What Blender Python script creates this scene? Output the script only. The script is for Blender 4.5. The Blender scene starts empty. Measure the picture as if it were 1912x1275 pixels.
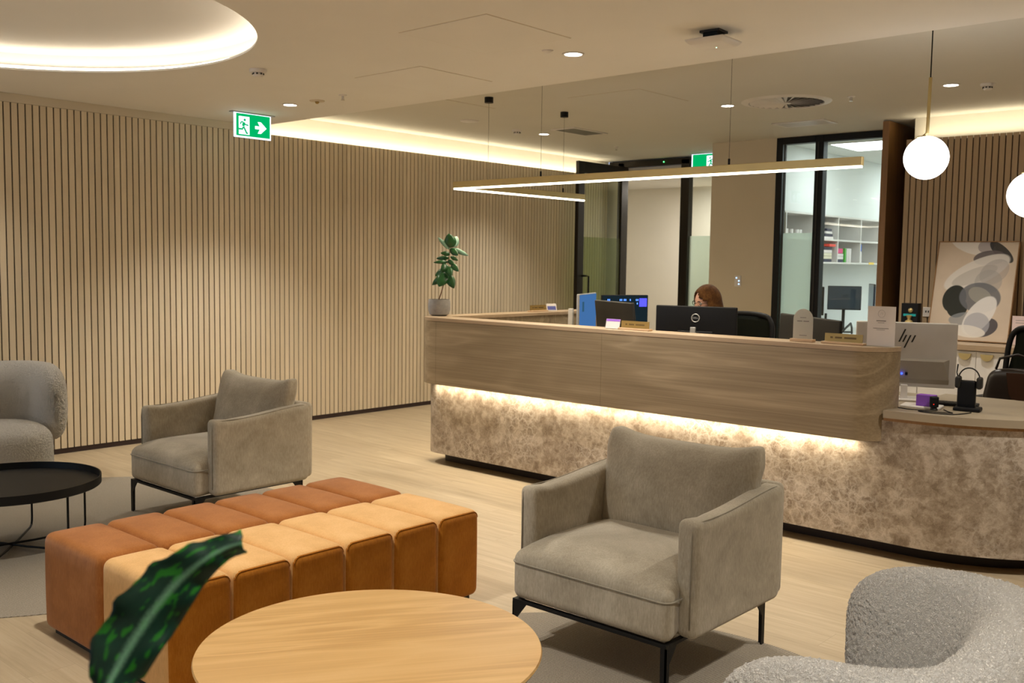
import bpy, bmesh, math, random
from mathutils import Vector, Matrix
C = bpy.context.scene.collection
SC = bpy.context.scene
random.seed(7)
PI = math.pi

# ------------------------------------------------------------------ camera, world, exposure
def cam_axes(yaw, pitch, roll):
    cy, sy, cp, sp = math.cos(yaw), math.sin(yaw), math.cos(pitch), math.sin(pitch)
    f = Vector((-sy*cp, cy*cp, -sp)); r = Vector((cy, sy, 0)); u = r.cross(f)
    cr, sr = math.cos(roll), math.sin(roll)
    return cr*r + sr*u, -sr*r + cr*u, f
FPX = 1838.177
R_, U_, F_ = cam_axes(.729491, .0799528, .0142158)
cd = bpy.data.cameras.new('camera'); cam = bpy.data.objects.new('camera', cd); C.objects.link(cam)
cd.sensor_width = 36; cd.lens = FPX/1912*36; cd.clip_start = .05; cd.clip_end = 60
m = Matrix.Identity(4)
for i in range(3):
    m[i][0] = R_[i]; m[i][1] = U_[i]; m[i][2] = -F_[i]
m[2][3] = 1.55
cam.matrix_world = m
cd.dof.use_dof = True; cd.dof.focus_distance = 3.6; cd.dof.aperture_fstop = 8
SC.camera = cam
w = bpy.data.worlds.new('world'); SC.world = w; w.use_nodes = True
w.node_tree.nodes['Background'].inputs[0].default_value = (.45, .55, .75, 1)
w.node_tree.nodes['Background'].inputs[1].default_value = .6
vs = SC.view_settings
SC.display_settings.display_device = 'sRGB'
vs.view_transform = 'Standard'; vs.look = 'None'; vs.gamma = 1; vs.use_curve_mapping = False
vs.exposure = 0.66
SC.cycles.use_denoising = True
SC.cycles.max_bounces = 8; SC.cycles.diffuse_bounces = 5; SC.cycles.glossy_bounces = 4
SC.cycles.transmission_bounces = 6; SC.cycles.transparent_max_bounces = 8
SC.cycles.sample_clamp_indirect = 6
SC.cycles.caustics_reflective = False; SC.cycles.caustics_refractive = False

WARM = (1.0, .80, .56)
NEUT = (1.0, .94, .84)
COOL = (.86, .97, 1.0)
def light(kind, name, loc, power, col, size=.1, size_y=None, rot=(0, 0, 0), spot=None, spread=None, blend=.6):
    L = bpy.data.lights.new(name, kind); L.energy = power; L.color = col
    if kind == 'AREA':
        L.size = size
        if size_y: L.shape = 'RECTANGLE'; L.size_y = size_y
        else: L.shape = 'DISK'
        if spread: L.spread = spread
    elif kind == 'SPOT':
        L.spot_size = spot; L.spot_blend = blend; L.shadow_soft_size = size
    else: L.shadow_soft_size = size
    o = bpy.data.objects.new(name, L); o.location = loc; o.rotation_euler = rot; C.objects.link(o)
    return o
DOWN_P = 122
# daylight of the street side, behind the camera
light('AREA', 'daylight_window_light', (-6.0, -3.9, 1.6), 30, (.50, .72, 1.0), 3.2, 1.8, (PI/2, 0, 0))
# LED strips in the coves, under the counter
light('AREA', 'left_cove_led', (-7.80, 7.87, 2.686), 7, (1, .85, .58), .05, 5.1, (PI, 0, 0))
light('AREA', 'right_cove_led', (-.3, 8.99, 2.70), 7, (1, .85, .58), 5.9, .05, (PI, 0, 0))
light('AREA', 'desk_led', (-3.75, 5.14, .622), 7, (1, .84, .60), 3.3, .03, (0, 0, 0))
light('AREA', 'desk_led_side', (-5.585, 6.4, .622), 5, (1, .84, .60), .03, 2.3, (0, 0, 0))

# ------------------------------------------------------------------ materials
def nmat(name):
    m = bpy.data.materials.new(name); m.use_nodes = True
    nt = m.node_tree; nt.nodes.clear()
    out = nt.nodes.new('ShaderNodeOutputMaterial'); b = nt.nodes.new('ShaderNodeBsdfPrincipled')
    nt.links.new(b.outputs[0], out.inputs[0])
    return m, nt, b, out
def nd(nt, typ, ins=None, **kw):
    n = nt.nodes.new(typ)
    for k, v in kw.items(): setattr(n, k, v)
    for k, v in (ins or {}).items():
        if hasattr(v, 'is_output') or isinstance(v, bpy.types.NodeSocket): nt.links.new(v, n.inputs[k])
        else: n.inputs[k].default_value = v
    return n
def rgba(c): return (c[0], c[1], c[2], 1)
def ramp(nt, fac, stops):
    n = nt.nodes.new('ShaderNodeValToRGB'); e = n.color_ramp.elements
    while len(e) < len(stops): e.new(.5)
    for i, (p, c) in enumerate(stops): e[i].position = p; e[i].color = rgba(c)
    nt.links.new(fac, n.inputs[0]); return n.outputs[0]
def coords(nt, scale=(1, 1, 1), rot=(0, 0, 0), world=True):
    if world: s = nd(nt, 'ShaderNodeNewGeometry').outputs['Position']
    else: s = nd(nt, 'ShaderNodeTexCoord').outputs['Object']
    return nd(nt, 'ShaderNodeMapping', {'Vector': s, 'Scale': scale, 'Rotation': rot}).outputs[0]
def noise(nt, vec, scale, detail=3, rough=.5, dist=0):
    return nd(nt, 'ShaderNodeTexNoise', {'Vector': vec, 'Scale': scale, 'Detail': detail, 'Roughness': rough, 'Distortion': dist}).outputs[0]
def bump(nt, b, h, strength, dist=.01):
    n = nd(nt, 'ShaderNodeBump', {'Strength': strength, 'Distance': dist, 'Height': h})
    nt.links.new(n.outputs[0], b.inputs['Normal'])
def mix(nt, fac, a, b_, blend='MIX'):
    n = nt.nodes.new('ShaderNodeMix'); n.data_type = 'RGBA'; n.blend_type = blend
    for i, v in ((0, fac), (6, a), (7, b_)):
        if isinstance(v, bpy.types.NodeSocket): nt.links.new(v, n.inputs[i])
        elif i == 0: n.inputs[0].default_value = v
        else: n.inputs[i].default_value = rgba(v)
    return n.outputs[2]
def plain(name, c, rough=.5, metal=0, nscale=None, namp=.06, bmp=0, spec=None, coat=0, sheen=0):
    m, nt, b, o = nmat(name)
    b.inputs['Roughness'].default_value = rough; b.inputs['Metallic'].default_value = metal
    if spec is not None: b.inputs['Specular IOR Level'].default_value = spec
    if coat: b.inputs['Coat Weight'].default_value = coat
    if sheen:
        b.inputs['Sheen Weight'].default_value = sheen; b.inputs['Sheen Roughness'].default_value = .4
    v = coords(nt, world=False)
    f = noise(nt, v, nscale or 6, 4)
    lo = tuple(max(0, x*(1-namp)) for x in c); hi = tuple(min(1, x*(1+namp)) for x in c)
    nt.links.new(ramp(nt, f, [(.3, lo), (.7, hi)]), b.inputs['Base Color'])
    if bmp: bump(nt, b, noise(nt, v, (nscale or 6)*8, 3), bmp, .002)
    return m
def emit(name, c, s):
    m = bpy.data.materials.new(name); m.use_nodes = True; nt = m.node_tree; nt.nodes.clear()
    out = nt.nodes.new('ShaderNodeOutputMaterial')
    e = nd(nt, 'ShaderNodeEmission', {'Color': rgba(c), 'Strength': s}); nt.links.new(e.outputs[0], out.inputs[0]); return m

def wood(name, cols, axis='X', gscale=1.0, rough=.45, island=0, cath=1.0, fine=.5, world=True):
    m, nt, b, o = nmat(name)
    sc = {'X': (.55, 5, 5), 'Y': (5, .55, 5), 'Z': (5, 5, .55)}[axis]
    sc = tuple(s*gscale for s in sc)
    v = coords(nt, sc, world=world)
    if island:
        ri = nd(nt, 'ShaderNodeNewGeometry').outputs['Random Per Island']
        cv = nd(nt, 'ShaderNodeCombineXYZ', {0: nd(nt, 'ShaderNodeMath', {0: ri, 1: 37.0}, operation='MULTIPLY').outputs[0], 1: nd(nt, 'ShaderNodeMath', {0: ri, 1: 91.0}, operation='MULTIPLY').outputs[0]}).outputs[0]
        v = nd(nt, 'ShaderNodeVectorMath', {0: v, 1: cv}, operation='ADD').outputs[0]
    n1 = noise(nt, v, .8, 3, .5, .6)
    rings = nd(nt, 'ShaderNodeMath', {0: n1, 1: 9.0*cath}, operation='MULTIPLY').outputs[0]
    sn = nd(nt, 'ShaderNodeMath', {0: rings, 1: .5}, operation='PINGPONG').outputs[0]
    sn = nd(nt, 'ShaderNodeMath', {0: nd(nt, 'ShaderNodeMath', {0: sn, 1: 2.0}, operation='MULTIPLY').outputs[0], 1: 2.2}, operation='POWER').outputs[0]
    n2 = noise(nt, nd(nt, 'ShaderNodeMapping', {'Vector': v, 'Scale': (1, 9, 9) if axis == 'X' else ((9, 1, 9) if axis == 'Y' else (9, 9, 1))}).outputs[0], 2.2, 5, .6)
    f = nd(nt, 'ShaderNodeMath', {0: nd(nt, 'ShaderNodeMath', {0: sn, 1: .30*cath}, operation='MULTIPLY').outputs[0], 1: nd(nt, 'ShaderNodeMath', {0: n2, 1: fine}, operation='MULTIPLY').outputs[0]}, operation='ADD').outputs[0]
    f = nd(nt, 'ShaderNodeMath', {0: f, 1: nd(nt, 'ShaderNodeMath', {0: n1, 1: .35}, operation='MULTIPLY').outputs[0]}, operation='ADD').outputs[0]
    col = ramp(nt, f, [(.25, cols[0]), (.5, cols[1]), (.8, cols[2])])
    if island:
        col = mix(nt, nd(nt, 'ShaderNodeMath', {0: ri, 1: island}, operation='MULTIPLY').outputs[0], col, tuple(c*.72 for c in cols[0]))
    nt.links.new(col, b.inputs['Base Color']); b.inputs['Roughness'].default_value = rough
    bump(nt, b, n2, .08, .002)
    return m

M = {}
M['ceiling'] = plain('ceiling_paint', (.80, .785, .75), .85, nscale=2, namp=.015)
M['far_ceiling'] = plain('dimmed_far_ceiling_paint', (.67, .655, .60), .85, nscale=2, namp=.015)  # ceiling paint darkened, the dimmer light over the desk put into its colour
M['wallpaint'] = plain('wall_paint', (.65, .58, .455), .85, nscale=3, namp=.02)
M['cream'] = plain('cream_paint', (.84, .80, .71), .85, nscale=3, namp=.015)
M['office_paint'] = plain('office_paint', (.80, .83, .82), .85, nscale=3, namp=.015)
M['slat'] = wood('maple_slats', [(.70, .59, .425), (.79, .68, .51), (.86, .765, .60)], 'Z', 1.2, .5, island=.38, cath=.25, fine=.35)
M['rslat'] = wood('oak_slats', [(.42, .30, .175), (.49, .36, .22), (.55, .42, .27)], 'Z', 1.2, .5, island=.4, cath=.25, fine=.35)
M['slatback'] = plain('slat_backing', (.035, .018, .014), .8)
M['deskwood'] = wood('desk_wood', [(.185, .135, .078), (.275, .208, .127), (.40, .31, .20)], 'X', .8, .42, cath=.75, fine=.6)
M['capwood'] = wood('desk_cap_wood', [(.36, .26, .165), (.44, .325, .215), (.50, .38, .26)], 'X', 1.2, .4, cath=.5)
M['lowtop'] = plain('low_worktop_laminate', (.335, .275, .195), .45, nscale=3, namp=.05)
M['brownwood'] = wood('walnut_panel', [(.21, .105, .036), (.30, .155, .056), (.38, .21, .08)], 'Z', 1.2, .45, cath=.5)
M['table_oak'] = wood('table_oak', [(.46, .255, .085), (.60, .36, .135), (.69, .44, .19)], 'X', 1.0, .38, cath=.8, fine=.45, world=False)
M['blackmetal'] = plain('black_powder_coat', (.009, .009, .009), .5, .2, spec=.3)
M['darkframe'] = plain('dark_bronze_frame', (.022, .017, .012), .4, .5)
M['kick'] = plain('dark_kickboard', (.018, .008, .007), .5)
M['brass'] = plain('brushed_brass', (.66, .52, .24), .4, .55)
M['brassgold'] = plain('brass_plate', (.42, .28, .09), .4, .6)
M['greige'] = None
M['white'] = plain('white_plastic', (.74, .71, .68), .4)
M['whitegrey'] = plain('light_grey_plastic', (.60, .575, .55), .45)
M['blackplastic'] = plain('black_plastic', (.006, .006, .007), .5, spec=.25)
M['charcoal'] = plain('charcoal_plastic', (.028, .026, .023), .45, spec=.3)
M['concrete'] = plain('concrete_pot', (.30, .29, .285), .8, nscale=30, namp=.12, bmp=.3)
M['chrome'] = plain('chrome', (.7, .7, .7), .2, 1)
M['silver'] = plain('silver_plastic', (.48, .48, .48), .35, .4)
M['led'] = emit('led_warm', (1, .86, .62), 5)
M['ledring'] = emit('led_ring_warm', (1, .86, .66), 8.5)
M['downlight'] = emit('downlight_glow', (1, .95, .86), 9)
M['globe'] = emit('globe_glow', (1, .96, .90), 3.2)
M['panel_light'] = emit('panel_light_glow', (.93, 1, .98), 4.5)
M['green'] = emit('exit_green', (0.0, .30, .085), 1.0)
M['signwhite'] = emit('exit_white', (.74, .84, 1.0), 1.35)
M['purple'] = plain('purple_print', (.26, .08, .52), .5)
M['paper'] = plain('white_paper', (.78, .73, .72), .6)
M['pinkpaper'] = plain('pink_paper', (.78, .62, .60), .6)
M['leaf'] = plain('rubber_plant_leaf', (.016, .085, .022), .3, nscale=20, namp=.3)
M['stem'] = plain('plant_stem', (.16, .065, .02), .6)
M['soil'] = plain('potting_soil', (.03, .02, .013), .9)
M['skin'] = plain('skin', (.66, .36, .26), .5)
M['hair'] = None
M['cloth_dark'] = plain('dark_clothing', (.02, .02, .025), .8)
M['mesh_fabric'] = plain('chair_mesh', (.012, .014, .010), .9, spec=.1)
M['leather'] = plain('dark_leather', (.012, .006, .004), .35)
M['leather_brown'] = plain('brown_leather', (.045, .017, .008), .4)

def glass(name, tint=(1, 1, 1), frosted=False, fr_a=.62, fc_=(.86, .89, .86)):
    m = bpy.data.materials.new(name); m.use_nodes = True; nt = m.node_tree; nt.nodes.clear()
    out = nt.nodes.new('ShaderNodeOutputMaterial')
    tr = nd(nt, 'ShaderNodeBsdfTransparent', {0: rgba(tint)})
    if frosted:
        a = nd(nt, 'ShaderNodeBsdfTranslucent', {0: (*fc_, 1)}); d = nd(nt, 'ShaderNodeBsdfDiffuse', {0: (fc_[0]*.7, fc_[1]*.7, fc_[2]*.7, 1)})
        s = nd(nt, 'ShaderNodeMixShader', {0: .35, 1: a.outputs[0], 2: d.outputs[0]})
        s2 = nd(nt, 'ShaderNodeMixShader', {0: fr_a, 1: tr.outputs[0], 2: s.outputs[0]})
        nt.links.new(s2.outputs[0], out.inputs[0]); return m
    g = nd(nt, 'ShaderNodeBsdfGlossy', {0: (1, 1, 1, 1), 'Roughness': .01})
    fc = nd(nt, 'ShaderNodeLayerWeight', {0: .5}).outputs[1]
    fr = nd(nt, 'ShaderNodeMapRange', {0: nd(nt, 'ShaderNodeMath', {0: fc, 1: 3.0}, operation='POWER').outputs[0], 3: .025, 4: .6})
    s = nd(nt, 'ShaderNodeMixShader', {0: fr.outputs[0], 1: tr.outputs[0], 2: g.outputs[0]})
    nt.links.new(s.outputs[0], out.inputs[0]); return m
M['glass'] = glass('clear_glass', (.95, .975, .96))
M['doorglass'] = glass('tinted_door_glass', (.96, .98, .86))
M['frost'] = glass('frosted_film', (.85, .95, .85), True)
M['doorfrost'] = glass('door_frosted_film', (.93, .98, .85), True, .22)

def make_floor():
    m, nt, b, o = nmat('oak_floor_planks')
    v = coords(nt)
    br = nd(nt, 'ShaderNodeTexBrick', {'Vector': v, 'Color1': (0, 0, 0, 1), 'Color2': (1, 1, 1, 1), 'Mortar': (.5, .5, .5, 1), 'Scale': 1.0, 'Mortar Size': .0012, 'Mortar Smooth': .2, 'Brick Width': 1.22, 'Row Height': .18}, offset=.37, offset_frequency=3)
    rnd = nd(nt, 'ShaderNodeSeparateColor', {0: br.outputs[0]}).outputs[0]
    off = nd(nt, 'ShaderNodeCombineXYZ', {0: nd(nt, 'ShaderNodeMath', {0: rnd, 1: 23.0}, operation='MULTIPLY').outputs[0], 2: nd(nt, 'ShaderNodeMath', {0: rnd, 1: 11.0}, operation='MULTIPLY').outputs[0]}).outputs[0]
    vv = nd(nt, 'ShaderNodeVectorMath', {0: v, 1: off}, operation='ADD').outputs[0]
    g1 = noise(nt, nd(nt, 'ShaderNodeMapping', {'Vector': vv, 'Scale': (1.2, 14, 1)}).outputs[0], 1.6, 4, .55, .4)
    g2 = noise(nt, nd(nt, 'ShaderNodeMapping', {'Vector': vv, 'Scale': (3, 70, 1)}).outputs[0], 1.5, 3, .6)
    f = nd(nt, 'ShaderNodeMath', {0: nd(nt, 'ShaderNodeMath', {0: g1, 1: .65}, operation='MULTIPLY').outputs[0], 1: nd(nt, 'ShaderNodeMath', {0: g2, 1: .35}, operation='MULTIPLY').outputs[0]}, operation='ADD').outputs[0]
    col = ramp(nt, f, [(.28, (.37, .285, .175)), (.5, (.49, .39, .255)), (.72, (.58, .48, .335))])
    col = mix(nt, nd(nt, 'ShaderNodeMath', {0: rnd, 1: .32}, operation='MULTIPLY').outputs[0], col, (.36, .27, .17))
    col = mix(nt, nd(nt, 'ShaderNodeMath', {0: br.outputs[1], 1: .35}, operation='MULTIPLY').outputs[0], col, (.2, .14, .08))
    nt.links.new(col, b.inputs['Base Color']); b.inputs['Roughness'].default_value = .42
    b.inputs['Specular IOR Level'].default_value = .4
    bump(nt, b, g2, .06, .002)
    return m
M['floor'] = make_floor()

def make_marble():
    m, nt, b, o = nmat('brown_marble')
    v = coords(nt)
    w = noise(nt, v, 5, 4, .6)
    wc = nd(nt, 'ShaderNodeTexNoise', {'Vector': v, 'Scale': 16.0, 'Detail': 4.0, 'Roughness': .65}).outputs[1]
    vv = nd(nt, 'ShaderNodeVectorMath', {0: v, 1: nd(nt, 'ShaderNodeVectorMath', {0: wc, 3: .075}, operation='SCALE').outputs[0]}, operation='ADD').outputs[0]
    e1 = nd(nt, 'ShaderNodeTexVoronoi', {'Vector': vv, 'Scale': 16.0}, feature='DISTANCE_TO_EDGE').outputs[0]
    e2 = nd(nt, 'ShaderNodeTexVoronoi', {'Vector': vv, 'Scale': 44.0}, feature='DISTANCE_TO_EDGE').outputs[0]
    c1 = ramp(nt, e1, [(0.0, (1, 1, 1)), (.035, (.45, .45, .45)), (.13, (0, 0, 0))])
    c2 = ramp(nt, e2, [(0.0, (.7, .7, .7)), (.06, (.2, .2, .2)), (.2, (0, 0, 0))])
    vn = nd(nt, 'ShaderNodeMath', {0: nd(nt, 'ShaderNodeSeparateColor', {0: c1}).outputs[0], 1: nd(nt, 'ShaderNodeSeparateColor', {0: c2}).outputs[0]}, operation='ADD', use_clamp=True).outputs[0]
    msk = ramp(nt, noise(nt, v, 2.6, 3, .55), [(.40, (.10, .10, .10)), (.60, (1, 1, 1))])
    vn = nd(nt, 'ShaderNodeMath', {0: vn, 1: nd(nt, 'ShaderNodeSeparateColor', {0: msk}).outputs[0]}, operation='MULTIPLY').outputs[0]
    base = ramp(nt, noise(nt, vv, 12, 7, .75), [(.38, (.20, .15, .105)), (.5, (.335, .27, .205)), (.62, (.50, .43, .355))])
    col = mix(nt, nd(nt, 'ShaderNodeMath', {0: vn, 1: .55}, operation='MULTIPLY').outputs[0], base, (.70, .64, .57))
    nt.links.new(col, b.inputs['Base Color']); b.inputs['Roughness'].default_value = .38
    return m
M['marble'] = make_marble()

def fabric(name, lo, mid, hi, weave=900, wb=.25, cloud=3.5, sheen=.3, world=False):
    m, nt, b, o = nmat(name)
    v = coords(nt, world=False)
    c = noise(nt, v, cloud, 5, .62, .3)
    st = noise(nt, nd(nt, 'ShaderNodeMapping', {'Vector': v, 'Scale': (1, 1, .22)}).outputs[0], 160, 3, .7)
    f = nd(nt, 'ShaderNodeMath', {0: nd(nt, 'ShaderNodeMath', {0: c, 1: .62}, operation='MULTIPLY').outputs[0], 1: nd(nt, 'ShaderNodeMath', {0: st, 1: .38}, operation='MULTIPLY').outputs[0]}, operation='ADD').outputs[0]
    nt.links.new(ramp(nt, f, [(.36, lo), (.5, mid), (.64, hi)]), b.inputs['Base Color'])
    b.inputs['Roughness'].default_value = .85; b.inputs['Sheen Weight'].default_value = sheen
    b.inputs['Sheen Roughness'].default_value = .4; b.inputs['Specular IOR Level'].default_value = .2
    bump(nt, b, noise(nt, v, weave, 2), wb, .0015)
    return m
M['greige'] = fabric('greige_chenille', (.31, .27, .20), (.42, .37, .285), (.54, .49, .39))
M['greige_pipe'] = fabric('greige_piping', (.30, .27, .205), (.34, .305, .235), (.38, .34, .27))
M['rust'] = fabric('rust_velvet', (.29, .10, .022), (.37, .135, .032), (.45, .18, .05), sheen=.25, cloud=5)
M['tan'] = fabric('tan_velvet', (.64, .365, .14), (.74, .44, .18), (.81, .51, .235), sheen=.2, cloud=5)
M['orange'] = fabric('orange_brown_velvet', (.38, .13, .010), (.49, .175, .014), (.58, .23, .026), sheen=.2, cloud=5)
M['hair'] = fabric('auburn_hair', (.045, .017, .005), (.09, .036, .010), (.155, .068, .019), weave=300, wb=.4, cloud=20, sheen=.1)
M['carpet'] = None

def make_boucle(name, c):
    m, nt, b, o = nmat(name)
    v = coords(nt, world=False)
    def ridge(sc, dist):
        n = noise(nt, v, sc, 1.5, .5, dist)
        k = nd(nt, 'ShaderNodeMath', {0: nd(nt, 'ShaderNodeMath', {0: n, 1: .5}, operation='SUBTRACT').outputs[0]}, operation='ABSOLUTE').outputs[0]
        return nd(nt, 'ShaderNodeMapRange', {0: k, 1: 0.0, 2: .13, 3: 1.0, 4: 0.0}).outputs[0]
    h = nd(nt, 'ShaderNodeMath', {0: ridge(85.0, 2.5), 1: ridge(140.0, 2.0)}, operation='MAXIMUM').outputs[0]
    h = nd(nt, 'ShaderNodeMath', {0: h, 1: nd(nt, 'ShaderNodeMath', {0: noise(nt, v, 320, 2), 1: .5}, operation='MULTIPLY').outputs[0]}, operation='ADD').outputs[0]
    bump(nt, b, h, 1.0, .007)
    nt.links.new(ramp(nt, h, [(.06, tuple(x*.58 for x in c)), (.26, tuple(x*.90 for x in c)), (.6, c)]), b.inputs['Base Color'])  # yarn tone variety plus fibre shade in the hollows, put into the colour
    b.inputs['Roughness'].default_value = .95; b.inputs['Sheen Weight'].default_value = .4; b.inputs['Specular IOR Level'].default_value = .1
    return m
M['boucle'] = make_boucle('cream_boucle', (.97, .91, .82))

def make_carpet():
    m, nt, b, o = nmat('woven_carpet')
    v = coords(nt, rot=(0, 0, .15))
    w1 = nd(nt, 'ShaderNodeTexWave', {'Vector': v, 'Scale': 30.0, 'Distortion': 1.5, 'Detail': 2.0, 'Detail Scale': 8.0}, bands_direction='X').outputs[1]
    n = noise(nt, v, 240, 3, .7)
    f = nd(nt, 'ShaderNodeMath', {0: nd(nt, 'ShaderNodeMath', {0: w1, 1: .35}, operation='MULTIPLY').outputs[0], 1: n}, operation='ADD').outputs[0]
    nt.links.new(ramp(nt, f, [(.35, (.17, .145, .115)), (.65, (.30, .26, .205)), (.95, (.46, .41, .335))]), b.inputs['Base Color'])
    b.inputs['Roughness'].default_value = .95; b.inputs['Specular IOR Level'].default_value = .1
    bump(nt, b, f, .6, .004); return m
M['carpet'] = make_carpet()

def make_art():
    """abstract overlapping ovals on beige, in the plane x (0..1) z (0..1) of the canvas, from object coordinates"""
    m, nt, b, o = nmat('abstract_canvas')
    tc = nd(nt, 'ShaderNodeTexCoord').outputs['Object']
    col = ramp(nt, noise(nt, tc, 3, 4), [(.3, (.56, .45, .34)), (.7, (.66, .545, .425))])
    # (cx, cz, rx, rz, angle, colour, alpha) in fractions of the canvas from its lower left
    L = [(.44, .97, .30, .09, -.30, (.74, .70, .66), .9), (.60, .955, .10, .065, .1, (.33, .29, .30), .8),
         (.80, .90, .20, .055, -.75, (.02, .018, .02), .95), (.66, .84, .20, .075, .10, (.12, .10, .105), .95),
         (.52, .69, .44, .125, .50, (.74, .70, .65), .85), (.50, .66, .30, .07, .42, (.40, .37, .33), .5),
         (.74, .70, .20, .11, .75, (.30, .27, .27), .45), (.68, .60, .17, .12, .1, (.36, .34, .32), .6),
         (.28, .42, .15, .14, -.2, (.016, .018, .012), 1), (.33, .33, .13, .10, -.3, (.016, .018, .012), 1),
         (.60, .44, .26, .15, -.12, (.13, .135, .15), .9), (.60, .46, .16, .075, -.5, (.42, .40, .33), .5),
         (.46, .22, .22, .07, .1, (.24, .26, .28), .75), (.70, .145, .17, .09, .4, (.03, .03, .05), .9),
         (.62, .26, .15, .22, -.55, (.78, .75, .72), .9), (.60, .17, .16, .12, .1, (.38, .38, .42), .75), (.50, .10, .22, .06, -.1, (.76, .72, .66), .85)]
    W, H = .63, .85
    for cx, cz, rx, rz, a, c, al in L:
        mp = nd(nt, 'ShaderNodeMapping', {'Vector': tc, 'Location': (-cx*W+W/2, 0, -cz*H)}, vector_type='POINT').outputs[0]
        mp = nd(nt, 'ShaderNodeMapping', {'Vector': mp, 'Rotation': (0, a, 0)}).outputs[0]
        mp = nd(nt, 'ShaderNodeMapping', {'Vector': mp, 'Scale': (1/(rx*W), 0, 1/(rz*H))}).outputs[0]
        ln = nd(nt, 'ShaderNodeVectorMath', {0: mp}, operation='LENGTH').outputs[1]
        f = nd(nt, 'ShaderNodeMapRange', {0: ln, 1: .97, 2: 1.03, 3: al, 4: 0.0}).outputs[0]
        col = mix(nt, f, col, c)
    nt.links.new(col, b.inputs['Base Color']); b.inputs['Roughness'].default_value = .7; return m
M['art'] = make_art()

def make_bigleaf():
    m, nt, b, o = nmat('variegated_leaf')
    uv = nd(nt, 'ShaderNodeUVMap').outputs[0]
    sp = nd(nt, 'ShaderNodeSeparateXYZ', {0: uv})
    d = nd(nt, 'ShaderNodeMath', {0: nd(nt, 'ShaderNodeMath', {0: sp.outputs[0], 1: .5}, operation='SUBTRACT').outputs[0]}, operation='ABSOLUTE').outputs[0]
    nz = noise(nt, nd(nt, 'ShaderNodeMapping', {'Vector': uv, 'Scale': (4.5, 6, 1)}).outputs[0], 1.6, 2, .45)
    blot = ramp(nt, nz, [(.555, (0, 0, 0)), (.60, (1, 1, 1))])
    dark = mix(nt, noise(nt, uv, 6, 3), (.003, .05, .030), (.003, .022, .013))
    col = mix(nt, nd(nt, 'ShaderNodeSeparateColor', {0: blot}).outputs[0], dark, (.015, .19, .015))
    nn = noise(nt, nd(nt, 'ShaderNodeMapping', {'Vector': uv, 'Scale': (30, 60, 1)}).outputs[0], 1.5, 2)
    dd = nd(nt, 'ShaderNodeMath', {0: d, 1: nd(nt, 'ShaderNodeMath', {0: nn, 1: .10}, operation='MULTIPLY').outputs[0]}, operation='ADD').outputs[0]
    mid = nd(nt, 'ShaderNodeMapRange', {0: dd, 1: .04, 2: .14, 3: .95, 4: 0.0}).outputs[0]
    col = mix(nt, mid, col, (.19, .42, .27))
    nt.links.new(col, b.inputs['Base Color']); b.inputs['Roughness'].default_value = .5; b.inputs['Specular IOR Level'].default_value = .3; return m
M['bigleaf'] = make_bigleaf()

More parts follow.
